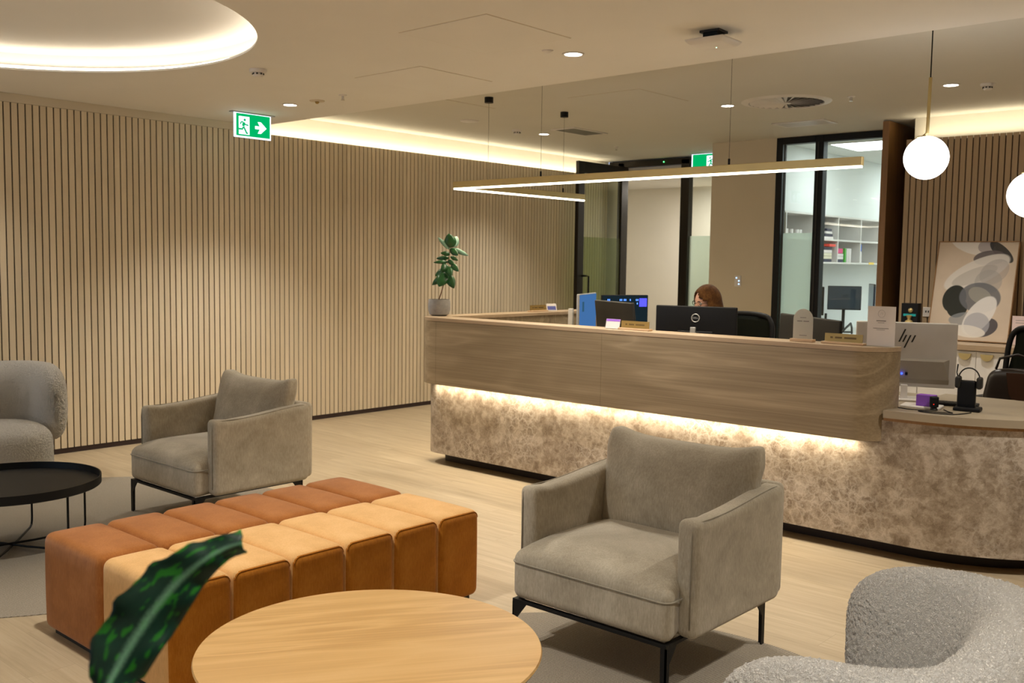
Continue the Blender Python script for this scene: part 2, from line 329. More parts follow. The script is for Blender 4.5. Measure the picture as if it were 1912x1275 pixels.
# ------------------------------------------------------------------ geometry helpers
class MB:
    def __init__(s): s.v = []; s.f = []; s.mi = []; s.uv = None
    def add(s, vs, fs, mi=0):
        o = len(s.v); s.v += [tuple(p) for p in vs]; s.f += [tuple(i+o for i in f) for f in fs]; s.mi += [mi]*len(fs); return s
    def box(s, x0, x1, y0, y1, z0, z1, mi=0):
        return s.add([(x0, y0, z0), (x1, y0, z0), (x1, y1, z0), (x0, y1, z0), (x0, y0, z1), (x1, y0, z1), (x1, y1, z1), (x0, y1, z1)],
                     [(3, 2, 1, 0), (4, 5, 6, 7), (0, 1, 5, 4), (1, 2, 6, 5), (2, 3, 7, 6), (3, 0, 4, 7)], mi)
    def prism(s, poly, z0, z1, plane='XY', mi=0):
        """closed polygon extruded; plane XY extrudes z, XZ extrudes y, YZ extrudes x"""
        n = len(poly)
        P = {'XY': lambda a, b, c: (a, b, c), 'XZ': lambda a, b, c: (a, c, b), 'YZ': lambda a, b, c: (c, a, b)}[plane]
        vs = [P(a, b, z0) for a, b in poly] + [P(a, b, z1) for a, b in poly]
        fs = [tuple(range(n-1, -1, -1)), tuple(range(n, 2*n))] + [(i, (i+1) % n, n+(i+1) % n, n+i) for i in range(n)]
        if plane == 'XZ': fs = [tuple(reversed(f)) for f in fs]
        return s.add(vs, fs, mi)
    def ribbon(s, path, th, z0, z1, mi=0):
        """a wall of thickness th on the left of an open path in XY"""
        n = len(path); P = [Vector((p[0], p[1])) for p in path]; off = []
        for i in range(n):
            a = (P[i]-P[i-1]).normalized() if i else (P[1]-P[0]).normalized()
            b = (P[i+1]-P[i]).normalized() if i < n-1 else a
            na = Vector((-a.y, a.x)); nb = Vector((-b.y, b.x)); k = (na+nb); k = k/max(.2, k.length_squared/2)*1.0
            off.append(P[i]+k*th)
        vs = []
        for i in range(n):
            vs += [(P[i].x, P[i].y, z0), (P[i].x, P[i].y, z1), (off[i].x, off[i].y, z1), (off[i].x, off[i].y, z0)]
        fs = []
        for i in range(n-1):
            for k in range(4): fs.append((4*i+k, 4*i+(k+1) % 4, 4*i+4+(k+1) % 4, 4*i+4+k))
        fs += [(3, 2, 1, 0), (4*n-4, 4*n-3, 4*n-2, 4*n-1)]
        return s.add(vs, fs, mi)
    def lathe(s, prof, c=(0, 0, 0), n=32, mi=0, cap=True):
        vs = []; fs = []; k = len(prof)
        for i in range(n):
            a = 2*PI*i/n
            for r, z in prof: vs.append((c[0]+r*math.cos(a), c[1]+r*math.sin(a), c[2]+z))
        for i in range(n):
            j = (i+1) % n
            for q in range(k-1): fs.append((i*k+q, j*k+q, j*k+q+1, i*k+q+1))
        if cap:
            if prof[0][0] > 1e-6: fs.append(tuple(i*k for i in range(n-1, -1, -1)))
            if prof[-1][0] > 1e-6: fs.append(tuple(i*k+k-1 for i in range(n)))
        return s.add(vs, fs, mi)
    def disc(s, c, r, h, n=24, mi=0): return s.lathe([(r, 0), (r, h)], c, n, mi)
    def tube(s, path, r, n=8, mi=0, closed=False, flat=1.0):
        P = [Vector(p) for p in path]; N = len(P); rs = r if isinstance(r, (list, tuple)) else [r]*N
        vs = []; fs = []; up = None
        for i in range(N):
            a = P[(i-1) % N] if (closed or i) else P[i]; b = P[(i+1) % N] if (closed or i < N-1) else P[i]
            t = (b-a).normalized()
            if up is None:
                up = Vector((0, 0, 1)) if abs(t.z) < .9 else Vector((1, 0, 0))
            x = t.cross(up)
            if x.length < 1e-4: x = t.orthogonal()
            x.normalize(); y = x.cross(t).normalized(); up = y
            for k in range(n):
                q = 2*PI*k/n; vs.append(P[i]+x*math.cos(q)*rs[i]+y*math.sin(q)*rs[i]*flat)
        for i in range(N if closed else N-1):
            j = (i+1) % N
            for k in range(n): fs.append((i*n+k, i*n+(k+1) % n, j*n+(k+1) % n, j*n+k))
        if not closed: fs += [tuple(range(n-1, -1, -1)), tuple((N-1)*n+k for k in range(n))]
        return s.add(vs, fs, mi)
    def sphere(s, c, r, n=24, m=14, mi=0, f=None):
        rx, ry, rz = r if isinstance(r, (list, tuple)) else (r, r, r)
        vs = [(c[0], c[1], c[2]-rz)]
        for j in range(1, m):
            t = PI*j/m
            for i in range(n):
                a = 2*PI*i/n; vs.append((c[0]+rx*math.sin(t)*math.cos(a), c[1]+ry*math.sin(t)*math.sin(a), c[2]-rz*math.cos(t)))
        vs.append((c[0], c[1], c[2]+rz)); fs = [(0, 1+(i+1) % n, 1+i) for i in range(n)]
        for j in range(m-2):
            for i in range(n):
                a = 1+j*n+i; b = 1+j*n+(i+1) % n; fs.append((a, b, b+n, a+n))
        L = len(vs)-1; fs += [(L, L-n+i, L-n+(i+1) % n) for i in range(n)]
        if f: vs = [f(*p) for p in vs]
        return s.add(vs, fs, mi)
    def rbox(s, c, h, r, n=6, f=None, mi=0):
        """rounded box, centre c, half sizes h, edge radius r; f deforms local points"""
        def ax(H):
            k = 4; a = [-H+r*(1-math.cos(PI/2*i/k)) for i in range(k)]
            mid = [-H+r+(2*(H-r))*i/n for i in range(n+1)]
            return a+mid+[-x for x in reversed(a)]
        A = [ax(q) for q in h]; idx = {}; vs = []; fs = []
        def vid(p):
            q = [max(-(h[i]-r), min(h[i]-r, p[i])) for i in range(3)]; d = Vector((p[0]-q[0], p[1]-q[1], p[2]-q[2]))
            if d.length > 1e-9: d = d.normalized()*r
            key = (round(p[0], 5), round(p[1], 5), round(p[2], 5))
            if key not in idx:
                P = (q[0]+d.x, q[1]+d.y, q[2]+d.z)
                if f: P = f(*P)
                idx[key] = len(vs); vs.append((P[0]+c[0], P[1]+c[1], P[2]+c[2]))
            return idx[key]
        for a in range(3):
            b, e = (a+1) % 3, (a+2) % 3
            for sg in (-1, 1):
                for i in range(len(A[b])-1):
                    for j in range(len(A[e])-1):
                        q = []
                        for (u, v) in ((i, j), (i+1, j), (i+1, j+1), (i, j+1)):
                            p = [0, 0, 0]; p[a] = sg*h[a]; p[b] = A[b][u]; p[e] = A[e][v]; q.append(vid(p))
                        if len(set(q)) == 4: fs.append(tuple(q) if sg > 0 else tuple(reversed(q)))
        return s.add(vs, fs, mi)
    def xf(s, mtx):
        s.v = [tuple(mtx @ Vector(p)) for p in s.v]; return s
    def build(s, name, mats, parent=None, loc=(0, 0, 0), rot=(0, 0, 0), smooth=False, bevel=0, recalc=False):
        me = bpy.data.meshes.new(name); me.from_pydata(s.v, [], s.f)
        if not isinstance(mats, (list, tuple)): mats = [mats]
        for mm in mats: me.materials.append(mm)
        for p, i in zip(me.polygons, s.mi): p.material_index = i
        if recalc:
            bm = bmesh.new(); bm.from_mesh(me); bmesh.ops.recalc_face_normals(bm, faces=bm.faces); bm.to_mesh(me); bm.free()
        if smooth:
            me.polygons.foreach_set('use_smooth', [True]*len(me.polygons))
            if smooth != 'all':
                try: me.set_sharp_from_angle(angle=math.radians(40))
                except Exception: pass
        me.update()
        o = bpy.data.objects.new(name, me); C.objects.link(o); o.location = loc; o.rotation_euler = rot
        if parent: o.parent = parent
        if bevel:
            b = o.modifiers.new('bevel', 'BEVEL'); b.width = bevel; b.segments = 2; b.limit_method = 'ANGLE'
        return o
def thing(name, label, cat, loc=(0, 0, 0), rot=0, group=None):
    o = bpy.data.objects.new(name, None); C.objects.link(o); o.empty_display_size = .1
    o.location = loc; o.rotation_euler = rot if isinstance(rot, tuple) else (0, 0, rot)
    return tag(o, label, cat, group)
def tag(o, label, cat, group=None, kind=None):
    if label: o['label'] = label
    if cat: o['category'] = cat
    if group: o['group'] = group
    if kind: o['kind'] = kind
    return o
def struct(o): o['kind'] = 'structure'; return o
def copy_tree(o, parent=None):
    c = o.copy(); C.objects.link(c)
    if parent: c.parent = parent
    for ch in [x for x in bpy.data.objects if x.parent == o]: copy_tree(ch, c)
    return c
def text(name, s, size, mat_, parent, loc, rot, ext=.0006, align='CENTER', shear=0):
    cu = bpy.data.curves.new(name, 'FONT'); cu.body = s; cu.size = size; cu.extrude = ext; cu.align_x = align; cu.align_y = 'CENTER'; cu.shear = shear
    t = bpy.data.objects.new('tmp', cu); C.objects.link(t); bpy.context.view_layer.update()
    me = bpy.data.meshes.new_from_object(t.evaluated_get(bpy.context.evaluated_depsgraph_get()))
    bpy.data.objects.remove(t)
    me.materials.clear(); me.materials.append(mat_)
    o = bpy.data.objects.new(name, me); C.objects.link(o); o.location = loc; o.rotation_euler = rot; o.parent = parent; return o
def arc(cx, cy, r, a0, a1, n=12):
    return [(cx+r*math.cos(math.radians(a0+(a1-a0)*i/n)), cy+r*math.sin(math.radians(a0+(a1-a0)*i/n))) for i in range(n+1)]
def circle_pts(r, n, cx=0, cy=0, z=0): return [(cx+r*math.cos(2*PI*i/n), cy+r*math.sin(2*PI*i/n), z) for i in range(n)]
FRONT = (PI/2, 0, 0)     # text standing up, read from -y

# ------------------------------------------------------------------ room shell
ZN, ZF = 2.75, 2.89          # near and far ceilings
XL, XR, YB = -7.85, 3.2, -4.0
CX, CY, CR = -5.5, 1.925, 1.457
struct(MB().box(XL-1.6, XR+.1, YB-.1, 14.2, -.1, 0).build('floor', M['floor']))
# near ceiling, with the round hole of the light recess
def ceiling_with_hole():
    b = MB(); x0, x1, y0, y1 = XL, XR, YB, 5.2
    angs = sorted(set([2*PI*i/128 for i in range(128)]+[math.atan2(y-CY, x-CX) % (2*PI) for x in (x0, x1) for y in (y0, y1)]))
    n = len(angs); vs = []
    for z in (ZN, ZN+.012):
        for a in angs: vs.append((CX+CR*math.cos(a), CY+CR*math.sin(a), z))
        for a in angs:
            c, s_ = math.cos(a), math.sin(a)
            t = min([(x1-CX)/c if c > 1e-9 else ((x0-CX)/c if c < -1e-9 else 1e9), (y1-CY)/s_ if s_ > 1e-9 else ((y0-CY)/s_ if s_ < -1e-9 else 1e9)])
            vs.append((CX+t*c, CY+t*s_, z))
    fs = []
    for i in range(n):
        j = (i+1) % n
        fs += [(i, j, n+j, n+i), (2*n+j, 2*n+i, 3*n+i, 3*n+j), (j, i, 2*n+i, 2*n+j), (n+i, n+j, 3*n+j, 3*n+i)]
    return b.add(vs, fs)
ceil = struct(ceiling_with_hole().build('ceiling', M['ceiling']))
MB().box(XL, XR, 5.12, 5.2, ZN+.012, 3.0).build('bulkhead_face', M['ceiling'], ceil)
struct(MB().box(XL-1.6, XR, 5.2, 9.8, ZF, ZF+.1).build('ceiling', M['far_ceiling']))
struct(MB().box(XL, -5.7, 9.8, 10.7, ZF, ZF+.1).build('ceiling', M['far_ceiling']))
rec = struct(MB().lathe([(1.56, ZN+.012), (1.56, 2.875), (1.50, 2.895), (0.001, 2.895), (0.001, 2.92), (1.6, 2.92), (1.6, ZN+.012)], (CX, CY, 0), 96, cap=False).build('ceiling', M['ceiling'], smooth=True))
rl = thing('recessed_ring_light', 'glowing warm light ring around the large round ceiling recess', 'light', (CX, CY, ZN+.012))
MB().tube(circle_pts(1.515, 96, 0, 0, .012), .011, 6, closed=True).build('led_ring', M['ledring'], rl)
MB().lathe([(1.535, 0), (1.54, 0), (1.54, .03), (1.535, .03)], (0, 0, 0), 96, cap=False).build('ring_channel', M['white'], rl)

# slatted wall, generic builder: panels stand on a dark kickboard
def slats(x0, x1, pitch, gap, depth, z0, z1):
    b = MB(); x = x0
    while x < x1-.01:
        e = min(x+pitch-gap, x1); b.box(x, e, 0, depth, z0, z1); x += pitch
    return b
wl = struct(MB().box(XL-.1, XL, YB, 10.65, 0, 3.0).build('wall_left', M['cream']))
MB().box(XL, -7.815, YB, 5.2, .05, ZN-.002).build('wall_panel_upper', M['wallpaint'], wl)
bk = MB().box(-7.815, -7.742, YB, 10.5, .035, 2.68).build('slat_backing', M['slatback'], wl)
s1 = slats(0, 14.5, .0525, .0105, .012, .042, 2.682)
s1.xf(Matrix.Translation((-7.742, YB+.0005, 0)) @ Matrix.Rotation(PI/2, 4, 'Z') @ Matrix.Scale(-1, 4, (0, 1, 0)))
s1.build('wood_slats', M['slat'], wl, recalc=True)
struct(MB().box(-7.80, -7.735, YB, 10.5, 0, .04).build('baseboard_left', M['slatback']))
MB().box(-7.815, -7.73, YB, 5.2, 2.684, 2.749).build('shadow_gap_strip', M['wallpaint'], wl)
M['darkwall'] = plain('fill_cut_wall_paint', (.17, .14, .115), .8, nscale=3, namp=.03)  # unseen walls kept dark to cut fill light from the camera side
struct(MB().box(XL, XR, YB-.1, YB, 0, 2.9).build('wall_back', M['darkwall']))
struct(MB().box(XR, XR+.1, YB, 9.2, 0, 3.0).build('wall_right', M['darkwall']))
# right slatted wall
wr = struct(MB().box(-3.3, XR, 9.08, 9.18, 0, 3.0).build('wall_far', M['cream']))
MB().box(-3.3, XR, 8.89, 9.08, .0, 2.66).build('slat_backing', M['slatback'], wr)
slats(-3.295, XR, .0513, .010, .012, .05, 2.68).xf(Matrix.Translation((0, 8.878, 0))).build('wood_slats', M['rslat'], wr)
# plain far wall, the office front, the corridor door
struct(MB().box(-5.7, -4.93, 9.65, 9.75, 0, ZF).box(-5.7, -5.6, 9.75, 10.6, 0, ZF).build('wall_centre', M['wallpaint']))
struct(MB().box(-3.3, -3.2, 9.18, 9.9, 0, ZF).box(-3.6, -3.2, 9.9, 9.98, 0, ZF).build('wall_passage', M['slatback']))  # near-black colour stands in for the shade in the gap
wf = struct(bpy.data.objects.new('window_1', None)); C.objects.link(wf)
MB().box(-4.93, -4.86, 9.64, 9.74, 0, ZF).box(-4.50, -4.41, 9.64, 9.74, 0, ZF).box(-4.86, -4.50, 9.64, 9.74, ZF-.07, ZF).box(-4.41, -3.56, 9.64, 9.74, ZF-.07, ZF).box(-3.64, -3.56, 9.64, 9.74, 0, ZF-.07).box(-4.86, -4.5, 9.64, 9.74, 0, .06).build('window_frame', M['blackmetal'], wf, bevel=.004)
MB().box(-4.845, -4.83, 9.65, 9.66, .06, ZF-.07).box(-4.47, -4.455, 9.632, 9.64, .06, ZF-.07).build('metal_trim', M['charcoal'], wf)
MB().box(-4.86, -4.50, 9.685, 9.695, .06, ZF-.07).build('pane', M['glass'], wf)
MB().box(-4.86, -4.50, 9.696, 9.698, .06, 1.90).build('frosted_film', M['frost'], wf)
MB().box(-4.41, -3.64, 9.685, 9.695, .02, ZF-.07).build('pane', M['glass'], wf)
# door wall
df = struct(bpy.data.objects.new('door_1', None)); C.objects.link(df)
MB().box(-7.66, -7.56, 10.6, 10.7, 0, 2.86).box(-6.70, -6.58, 10.6, 10.7, 0, 2.86).box(-7.8, -5.7, 10.6, 10.7, 2.80, 2.88).build('door_frame', M['darkframe'], df, bevel=.004)
MB().box(-6.58, -5.72, 10.64, 10.65, .02, 2.80).build('side_pane', M['glass'], df)
MB().box(-6.58, -5.72, 10.651, 10.653, .02, 1.91).build('frosted_film', M['frost'], df)
MB().sphere((-6.95, 10.59, 2.84), .008, 8, 6).build('indicator_lamp', emit('green_led', (.1, 1, .2), 3), df)
lf = bpy.data.objects.new('door_leaf', None); C.objects.link(lf); lf.parent = df
def leafbox(y0, y1, z0, z1): return MB().box(-7.54, -7.49, y0, y1, z0, z1)
b = MB(); [b.box(-7.54, -7.49, *q) for q in ((9.56, 9.68, .01, 2.80), (10.46, 10.58, .01, 2.80), (9.68, 10.46, 2.66, 2.80), (9.68, 10.46, .01, .25))]
b.build('leaf_frame', M['darkframe'], lf, bevel=.003)
MB().box(-7.52, -7.51, 9.68, 10.46, .25, 2.66).build('leaf_glass', M['doorglass'], lf)
MB().box(-7.509, -7.508, 9.68, 10.46, .25, 1.88).build('frosted_film', M['doorfrost'], lf)
MB().tube([(-7.49, 9.66, 1.40), (-7.44, 9.66, 1.40), (-7.42, 9.70, 1.395), (-7.42, 9.70, 1.0), (-7.44, 9.66, .98), (-7.49, 9.66, .98)], .012, 8).build('pull_handle', M['blackmetal'], lf, smooth=True)
struct(MB().box(-7.85, -7.66, 10.62, 10.7, 0, 2.86).build('wall_door', M['cream']))
# corridor behind the door
struct(MB().box(-9.4, -5.6, 12.7, 12.8, 0, 2.7).build('wall_corridor', M['cream']))
struct(MB().box(-9.45, -9.4, 10.5, 12.8, 0, 2.7).box(-9.4, -7.85, 10.5, 10.6, 0, 2.7).build('wall_corridor_left', M['cream']))
struct(MB().box(-9.4, -5.3, 10.7, 12.8, 2.7, 2.8).build('ceiling', M['ceiling']))
# office
struct(MB().box(-5.6, -5.35, 9.75, 14.1, 0, 2.95).build('wall_office_left', M['office_paint']))
struct(MB().box(-5.35, -1.2, 14.0, 14.1, 0, 2.95).build('wall_office_back', M['office_paint']))
struct(MB().box(-1.2, -1.1, 9.2, 14.1, 0, 2.95).box(-3.2, -1.2, 9.9, 9.98, 0, 2.95).build('wall_office_right', M['office_paint']))
struct(MB().box(-5.35, -1.2, 9.8, 14.1, 2.87, 2.95).build('ceiling', M['office_paint']))
struct(MB().box(-5.35, -5.0, 9.76, 14.0, 2.158, 2.868).build('wall_office_bulkhead', M['office_paint']))
t = thing('wood_door_panel', 'tall narrow brown timber panel beside the office window', 'panel', (-3.53, 9.4, 0))
MB().box(-.03, .03, -.40, .235, .004, 2.878).build('panel_leaf', M['brownwood'], t, bevel=.002)
MB().box(-.036, -.03, -.38, .22, .9, 1.1).build('edge_pull', M['blackmetal'], t)

# ------------------------------------------------------------------ ceiling fittings
def access_panel(x0, x1, y0, y1, zc, label):
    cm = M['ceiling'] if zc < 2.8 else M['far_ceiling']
    t = thing('ceiling_access_panel', label, 'hatch', ((x0+x1)/2, (y0+y1)/2, zc), 0, 'ceiling access hatches')
    w_, d_ = (x1-x0)/2, (y1-y0)/2
    MB().box(-w_+.006, w_-.006, -d_+.006, d_-.006, -.0025, .0).build('hatch_leaf', cm, t)
    b = MB()
    b.box(-w_, w_, -d_, -d_+.005, -.001, 0).box(-w_, w_, d_-.005, d_, -.001, 0).box(-w_, -w_+.005, -d_, d_, -.001, 0).box(w_-.005, w_, -d_, d_, -.001, 0)
    b.build('shadow_gap', M['wallpaint'], t)
    return t
access_panel(-4.0, -3.36, 3.54, 4.2, ZN, 'larger square hatch in the near ceiling, closest to the camera')
access_panel(-5.2, -4.56, 4.22, 4.87, ZN, 'square hatch in the near ceiling above the linear pendant lamp')
access_panel(-5.1, -4.4, 6.34, 7.05, ZF, 'faint square hatch in the far ceiling over the reception desk')
access_panel(-6.6, -5.95, 5.75, 6.4, ZF, 'faint square hatch in the far ceiling near the glowing cove')

def downlight(x, y, z, label, r=.052, power=DOWN_P, col=NEUT, group='round recessed downlights'):
    t = thing('recessed_downlight', label, 'downlight', (x, y, z), 0, group)
    MB().lathe([(r, 0), (r+.012, -.001), (r+.013, -.004), (r, -.006), (r-.002, -.002)], (0, 0, 0), 28, cap=False).build('trim_ring', M['white'], t, smooth=True)
    MB().lathe([(r, -.003), (.001, -.003)], (0, 0, 0), 28, cap=False).build('lens', M['downlight'], t)
    light('SPOT', 'downlight_beam', (x, y, z-.02), power, col, .045, spot=math.radians(108), blend=.85)
for x, y, z, lb in [(-3.6, 4.52, ZN, 'bright downlight in the near ceiling, right of the hatches'), (-6.49, 4.63, ZN, 'bright downlight in the near ceiling above the green exit sign'),
                    (-4.27, 7.45, ZF, 'downlight in the far ceiling left of the round air diffuser'), (-6.70, 7.95, ZF, 'downlight in the far ceiling near the lit cove'),
                    (-2.51, 7.58, ZF, 'downlight in the far ceiling beside the right globe cord')]:
    downlight(x, y, z, lb, power=DOWN_P*(.6 if z > 2.8 else 1.0))
for x, y, z in [(-.6, 4.4, ZN), (-3.3, 1.7, ZN), (-.5, 1.5, ZN), (-3.2, -1.3, ZN), (-6.3, -1.3, ZN), (-.2, -1.3, ZN), (-.4, 7.6, ZF), (1.9, 3, ZN)]:  # unseen downlights added for general fill, continuing the visible rows
    downlight(x, y, z, 'unseen recessed downlight added in the ceiling outside the view', group='added downlights out of view')
# unseen wall washers added to brighten the slatted wall
for y in (-.2, 2.2):
    downlight(-7.25, y, ZN, 'unseen wall washer downlight added beside the slatted wall', power=40, group='added downlights out of view')
light('AREA', 'corridor_light', (-7.0, 11.7, 2.68), 24, NEUT, .6)

def sprinkler(x, y, z, label):
    t = thing('fire_sprinkler', label, 'sprinkler', (x, y, z), 0, 'fire sprinklers')
    MB().lathe([(.03, 0), (.028, -.006), (.008, -.008), (.006, -.03), (.004, -.032), (.001, -.032)], n=16).build('escutcheon', M['white'], t, smooth=True)
    MB().lathe([(.001, -.030), (.014, -.034), (.014, -.037), (.001, -.037)], n=12, cap=False).box(-.012, -.009, -.002, .002, -.034, -.008).box(.009, .012, -.002, .002, -.034, -.008).build('deflector', M['chrome'], t)
sprinkler(-5.8, 4.60, ZN, 'small sprinkler head right of the dark emergency fitting')
sprinkler(-3.28, 7.63, ZF, 'sprinkler head in the far ceiling right of the round diffuser')
sprinkler(-6.75, 9.3, ZF, 'sprinkler head in the far ceiling before the glass door')
def detector(x, y, z, label, r=.05):
    t = thing('smoke_detector', label, 'detector', (x, y, z), 0, 'smoke detectors')
    MB().lathe([(r, 0), (r, -.012), (r*.9, -.02), (r*.62, -.022)], n=28).build('detector_base', M['white'], t, smooth=True)
    MB().lathe([(r*.55, -.022), (r*.62, -.036), (r*.5, -.046), (.001, -.047)], n=28).build('sensing_head', M['white'], t, smooth=True)
    b = MB()
    for k in range(8):
        a = 2*PI*k/8; b.box(r*.60*math.cos(a)-.004, r*.60*math.cos(a)+.004, r*.60*math.sin(a)-.004, r*.60*math.sin(a)+.004, -.034, -.024)
    b.build('vent_slot', M['charcoal'], t)
detector(-5.47, 3.66, ZN, 'white smoke detector between the ring light and exit sign', .055)
detector(-6.72, 7.55, ZF, 'white smoke detector in the far ceiling above the left cove')
detector(-2.29, 7.69, ZF, 'white smoke detector at the right beside a downlight')
t = thing('ceiling_speaker', 'flat round white ceiling fitting near the left cove', 'speaker', (-6.66, 6.8, ZF))
MB().lathe([(.085, 0), (.085, -.006), (.07, -.012), (.001, -.012)], n=32).build('grille', M['white'], t, smooth=True)
MB().lathe([(.088, 0), (.088, -.008), (.084, -.008)], n=32, cap=False).build('rim', M['white'], t)
t = thing('emergency_fitting', 'small dark rimmed emergency light between downlight and sprinkler', 'light', (-6.16, 4.64, ZN))
MB().lathe([(.058, 0), (.056, -.006), (.02, -.008)], n=24).build('rim', M['wallpaint'], t, smooth=True)
MB().sphere((0, 0, -.010), .016, 12, 8).build('lamp_lens', M['brassgold'], t, smooth='all')
t = thing('ceiling_sensor', 'tiny white motion sensor left of the brightest downlight', 'sensor', (-3.66, 4.36, ZN))
MB().lathe([(.03, 0), (.028, -.006), (.012, -.014), (.001, -.016)], n=20).build('sensor_dome', M['white'], t, smooth=True)
MB().lathe([(.034, 0), (.034, -.003), (.03, -.003)], n=20, cap=False).build('sensor_rim', M['white'], t)
# wireless access point
t = thing('wireless_access_point', 'white square wireless access point hanging below the ceiling', 'access point', (-2.69, 4.53, ZN), math.radians(3))
MB().rbox((0, 0, -.062), (.105, .105, .014), .0135, 5, lambda x, y, z: (x*(1+.12*(z/.014)), y*(1+.12*(z/.014)), z)).build('housing', M['white'], t, smooth='all')
MB().box(-.04, .04, -.04, .04, -.048, -.012).build('mounting_bracket', M['blackplastic'], t)
MB().box(-.055, .055, -.05, .05, -.012, -.0).build('ceiling_plate', M['charcoal'], t)
MB().sphere((0, .035, -.0765), .0035, 8, 6).build('status_lamp', emit('status_green', (.5, 1, .6), 2), t)
# round diffuser
t = thing('round_air_diffuser', 'round white swirl air diffuser in the far ceiling', 'vent', (-3.8, 7.57, ZF))
MB().lathe([(.36, 0), (.35, -.006), (.30, -.012), (.295, -.002)], n=48, cap=False).build('outer_ring', M['white'], t, smooth=True)
MB().lathe([(.295, -.001), (.001, -.001)], n=48, cap=False).build('dark_throat', plain('grey_throat', (.09, .085, .075), .6), t)
b = MB()
for k in range(28):
    a = 2*PI*k/28; ca, sa = math.cos(a), math.sin(a); q = []
    for rr, hw in ((.035, .004), (.292, .0185)):
        for sg in (-1, 1): q.append((rr*ca-sg*hw*sa, rr*sa+sg*hw*ca, -.004+(.006 if sg > 0 else -.010)))
    b.add(q+[(p[0], p[1], p[2]+.0015) for p in q], [(0, 2, 3, 1), (4, 5, 7, 6), (0, 1, 5, 4), (2, 6, 7, 3), (0, 4, 6, 2), (1, 3, 7, 5)])
b.build('swirl_vane', M['white'], t)
MB().lathe([(.04, -.002), (.038, -.014), (.001, -.015)], n=20).build('hub', M['white'], t, smooth=True)
def rect_vent(x0, x1, y0, y1, label, m_in):
    t = thing('rectangular_air_grille', label, 'vent', ((x0+x1)/2, (y0+y1)/2, ZF), 0, 'rectangular ceiling grilles')
    w_, d_ = (x1-x0)/2, (y1-y0)/2; fr = .03
    MB().box(-w_, w_, -d_, -d_+fr, -.01, 0).box(-w_, w_, d_-fr, d_, -.01, 0).box(-w_, -w_+fr, -d_+fr, d_-fr, -.01, 0).box(w_-fr, w_, -d_+fr, d_-fr, -.01, 0).build('grille_frame', M['white'], t, bevel=.002)
    MB().box(-w_+fr, w_-fr, -d_+fr, d_-fr, -.0015, 0).build('dark_throat', m_in, t)
    b = MB(); y = -d_+fr
    while y < d_-fr-.01:
        b.box(-w_+fr, w_-fr, y+.002, y+.012, -.0085, -.0075); y += .015
    b.build('louvre', m_in, t)
rect_vent(-4.47, -3.95, 8.62, 8.92, 'rectangular grille in the far ceiling before the office window', M['whitegrey'])
rect_vent(-6.42, -6.12, 7.72, 8.28, 'rectangular grille in the far ceiling before the glass door', plain('grey_grille', (.22, .22, .19), .5))

# exit signs
def exit_sign(loc, rz, label, w_=.35, h_=.20, arrow=1, gap=.005, with_arrow=True):
    t = thing('exit_sign', label, 'sign', loc, rz, 'green running man exit signs')
    MB().box(-w_/2-.03, w_/2+.03, -.025, .025, -.008, 0).build('ceiling_mount', M['silver'], t)
    MB().box(-w_/2, w_/2, -.006, .006, -h_-gap, -.008).build('light_panel', M['signwhite'], t)
    for sg in (-1, 1):
        Y = sg*.0065
        fld = MB().box(-w_/2+.016, w_/2-.010, min(Y, Y+sg*.0012), max(Y, Y+sg*.0012), -h_-gap+.012, -.012).build('green_field', M['green'], t)
        Y2 = sg*.0082; f = 1 if sg < 0 else -1
        def pr(poly, nm, mt, yy, up=.0):
            b = MB(); P = [(f*x*arrow if True else x, z) for x, z in poly]
            b.prism(P, min(yy, yy+sg*.0012), max(yy, yy+sg*.0012), 'XZ'); b.build(nm, mt, fld, recalc=True)
        k = h_/.20
        # white door, running man (facing the arrow), arrow; local x to the reader's right
        pr([(-.135*k, -.035*k), (-.035*k, -.035*k), (-.035*k, -.18*k), (-.135*k, -.18*k)], 'door_symbol', M['signwhite'], Y2)
        Y3 = Y2+sg*.0014
        def stroke(pts, wd, nm='running_man'):
            b = MB(); b.tube([(f*x*k*arrow, Y3, z*k) for x, z in pts], wd*k, 6, flat=1); 
            b.v = [(x, Y3+(y-Y3)*.12, z) for x, y, z in b.v]; return b
        b = MB()
        for pts, wd in (([(-.088, -.085), (-.095, -.115)], .014), ([(-.092, -.118), (-.080, -.135), (-.062, -.168), (-.050, -.168)], .009), ([(-.098, -.118), (-.100, -.138), (-.135, -.138)], .009),
                        ([(-.088, -.082), (-.072, -.100), (-.045, -.103)], .007), ([(-.092, -.080), (-.112, -.080), (-.122, -.100)], .007)):
            q = stroke(pts, wd); b.add(q.v, q.f)
        b.lathe([(.001, -.0006), (.011*k, -.0006), (.011*k, .0006), (.001, .0006)], (0, 0, 0), 14)
        nv = 14*4; hd = b.v[-nv:]; b.v[-nv:] = [(f*(-.080*k)*arrow+x, Y3+z, -.062*k+y) for x, y, z in hd]
        b.build('running_man', M['green'], fld, recalc=True)
        if with_arrow: pr([(.02*k, -.10*k), (.065*k, -.10*k), (.045*k, -.065*k), (.075*k, -.065*k), (.13*k, -.112*k), (.075*k, -.16*k), (.045*k, -.16*k), (.065*k, -.125*k), (.02*k, -.125*k)], 'arrow', M['signwhite'], Y2)
    return t
exit_sign((-7.14, 4.72, ZN), PI/2, 'green exit sign with running man and right arrow over slatted wall')
exit_sign((-6.26, 10.42, ZF), 0, 'small distant green exit sign by the glass door', arrow=-1, with_arrow=False)

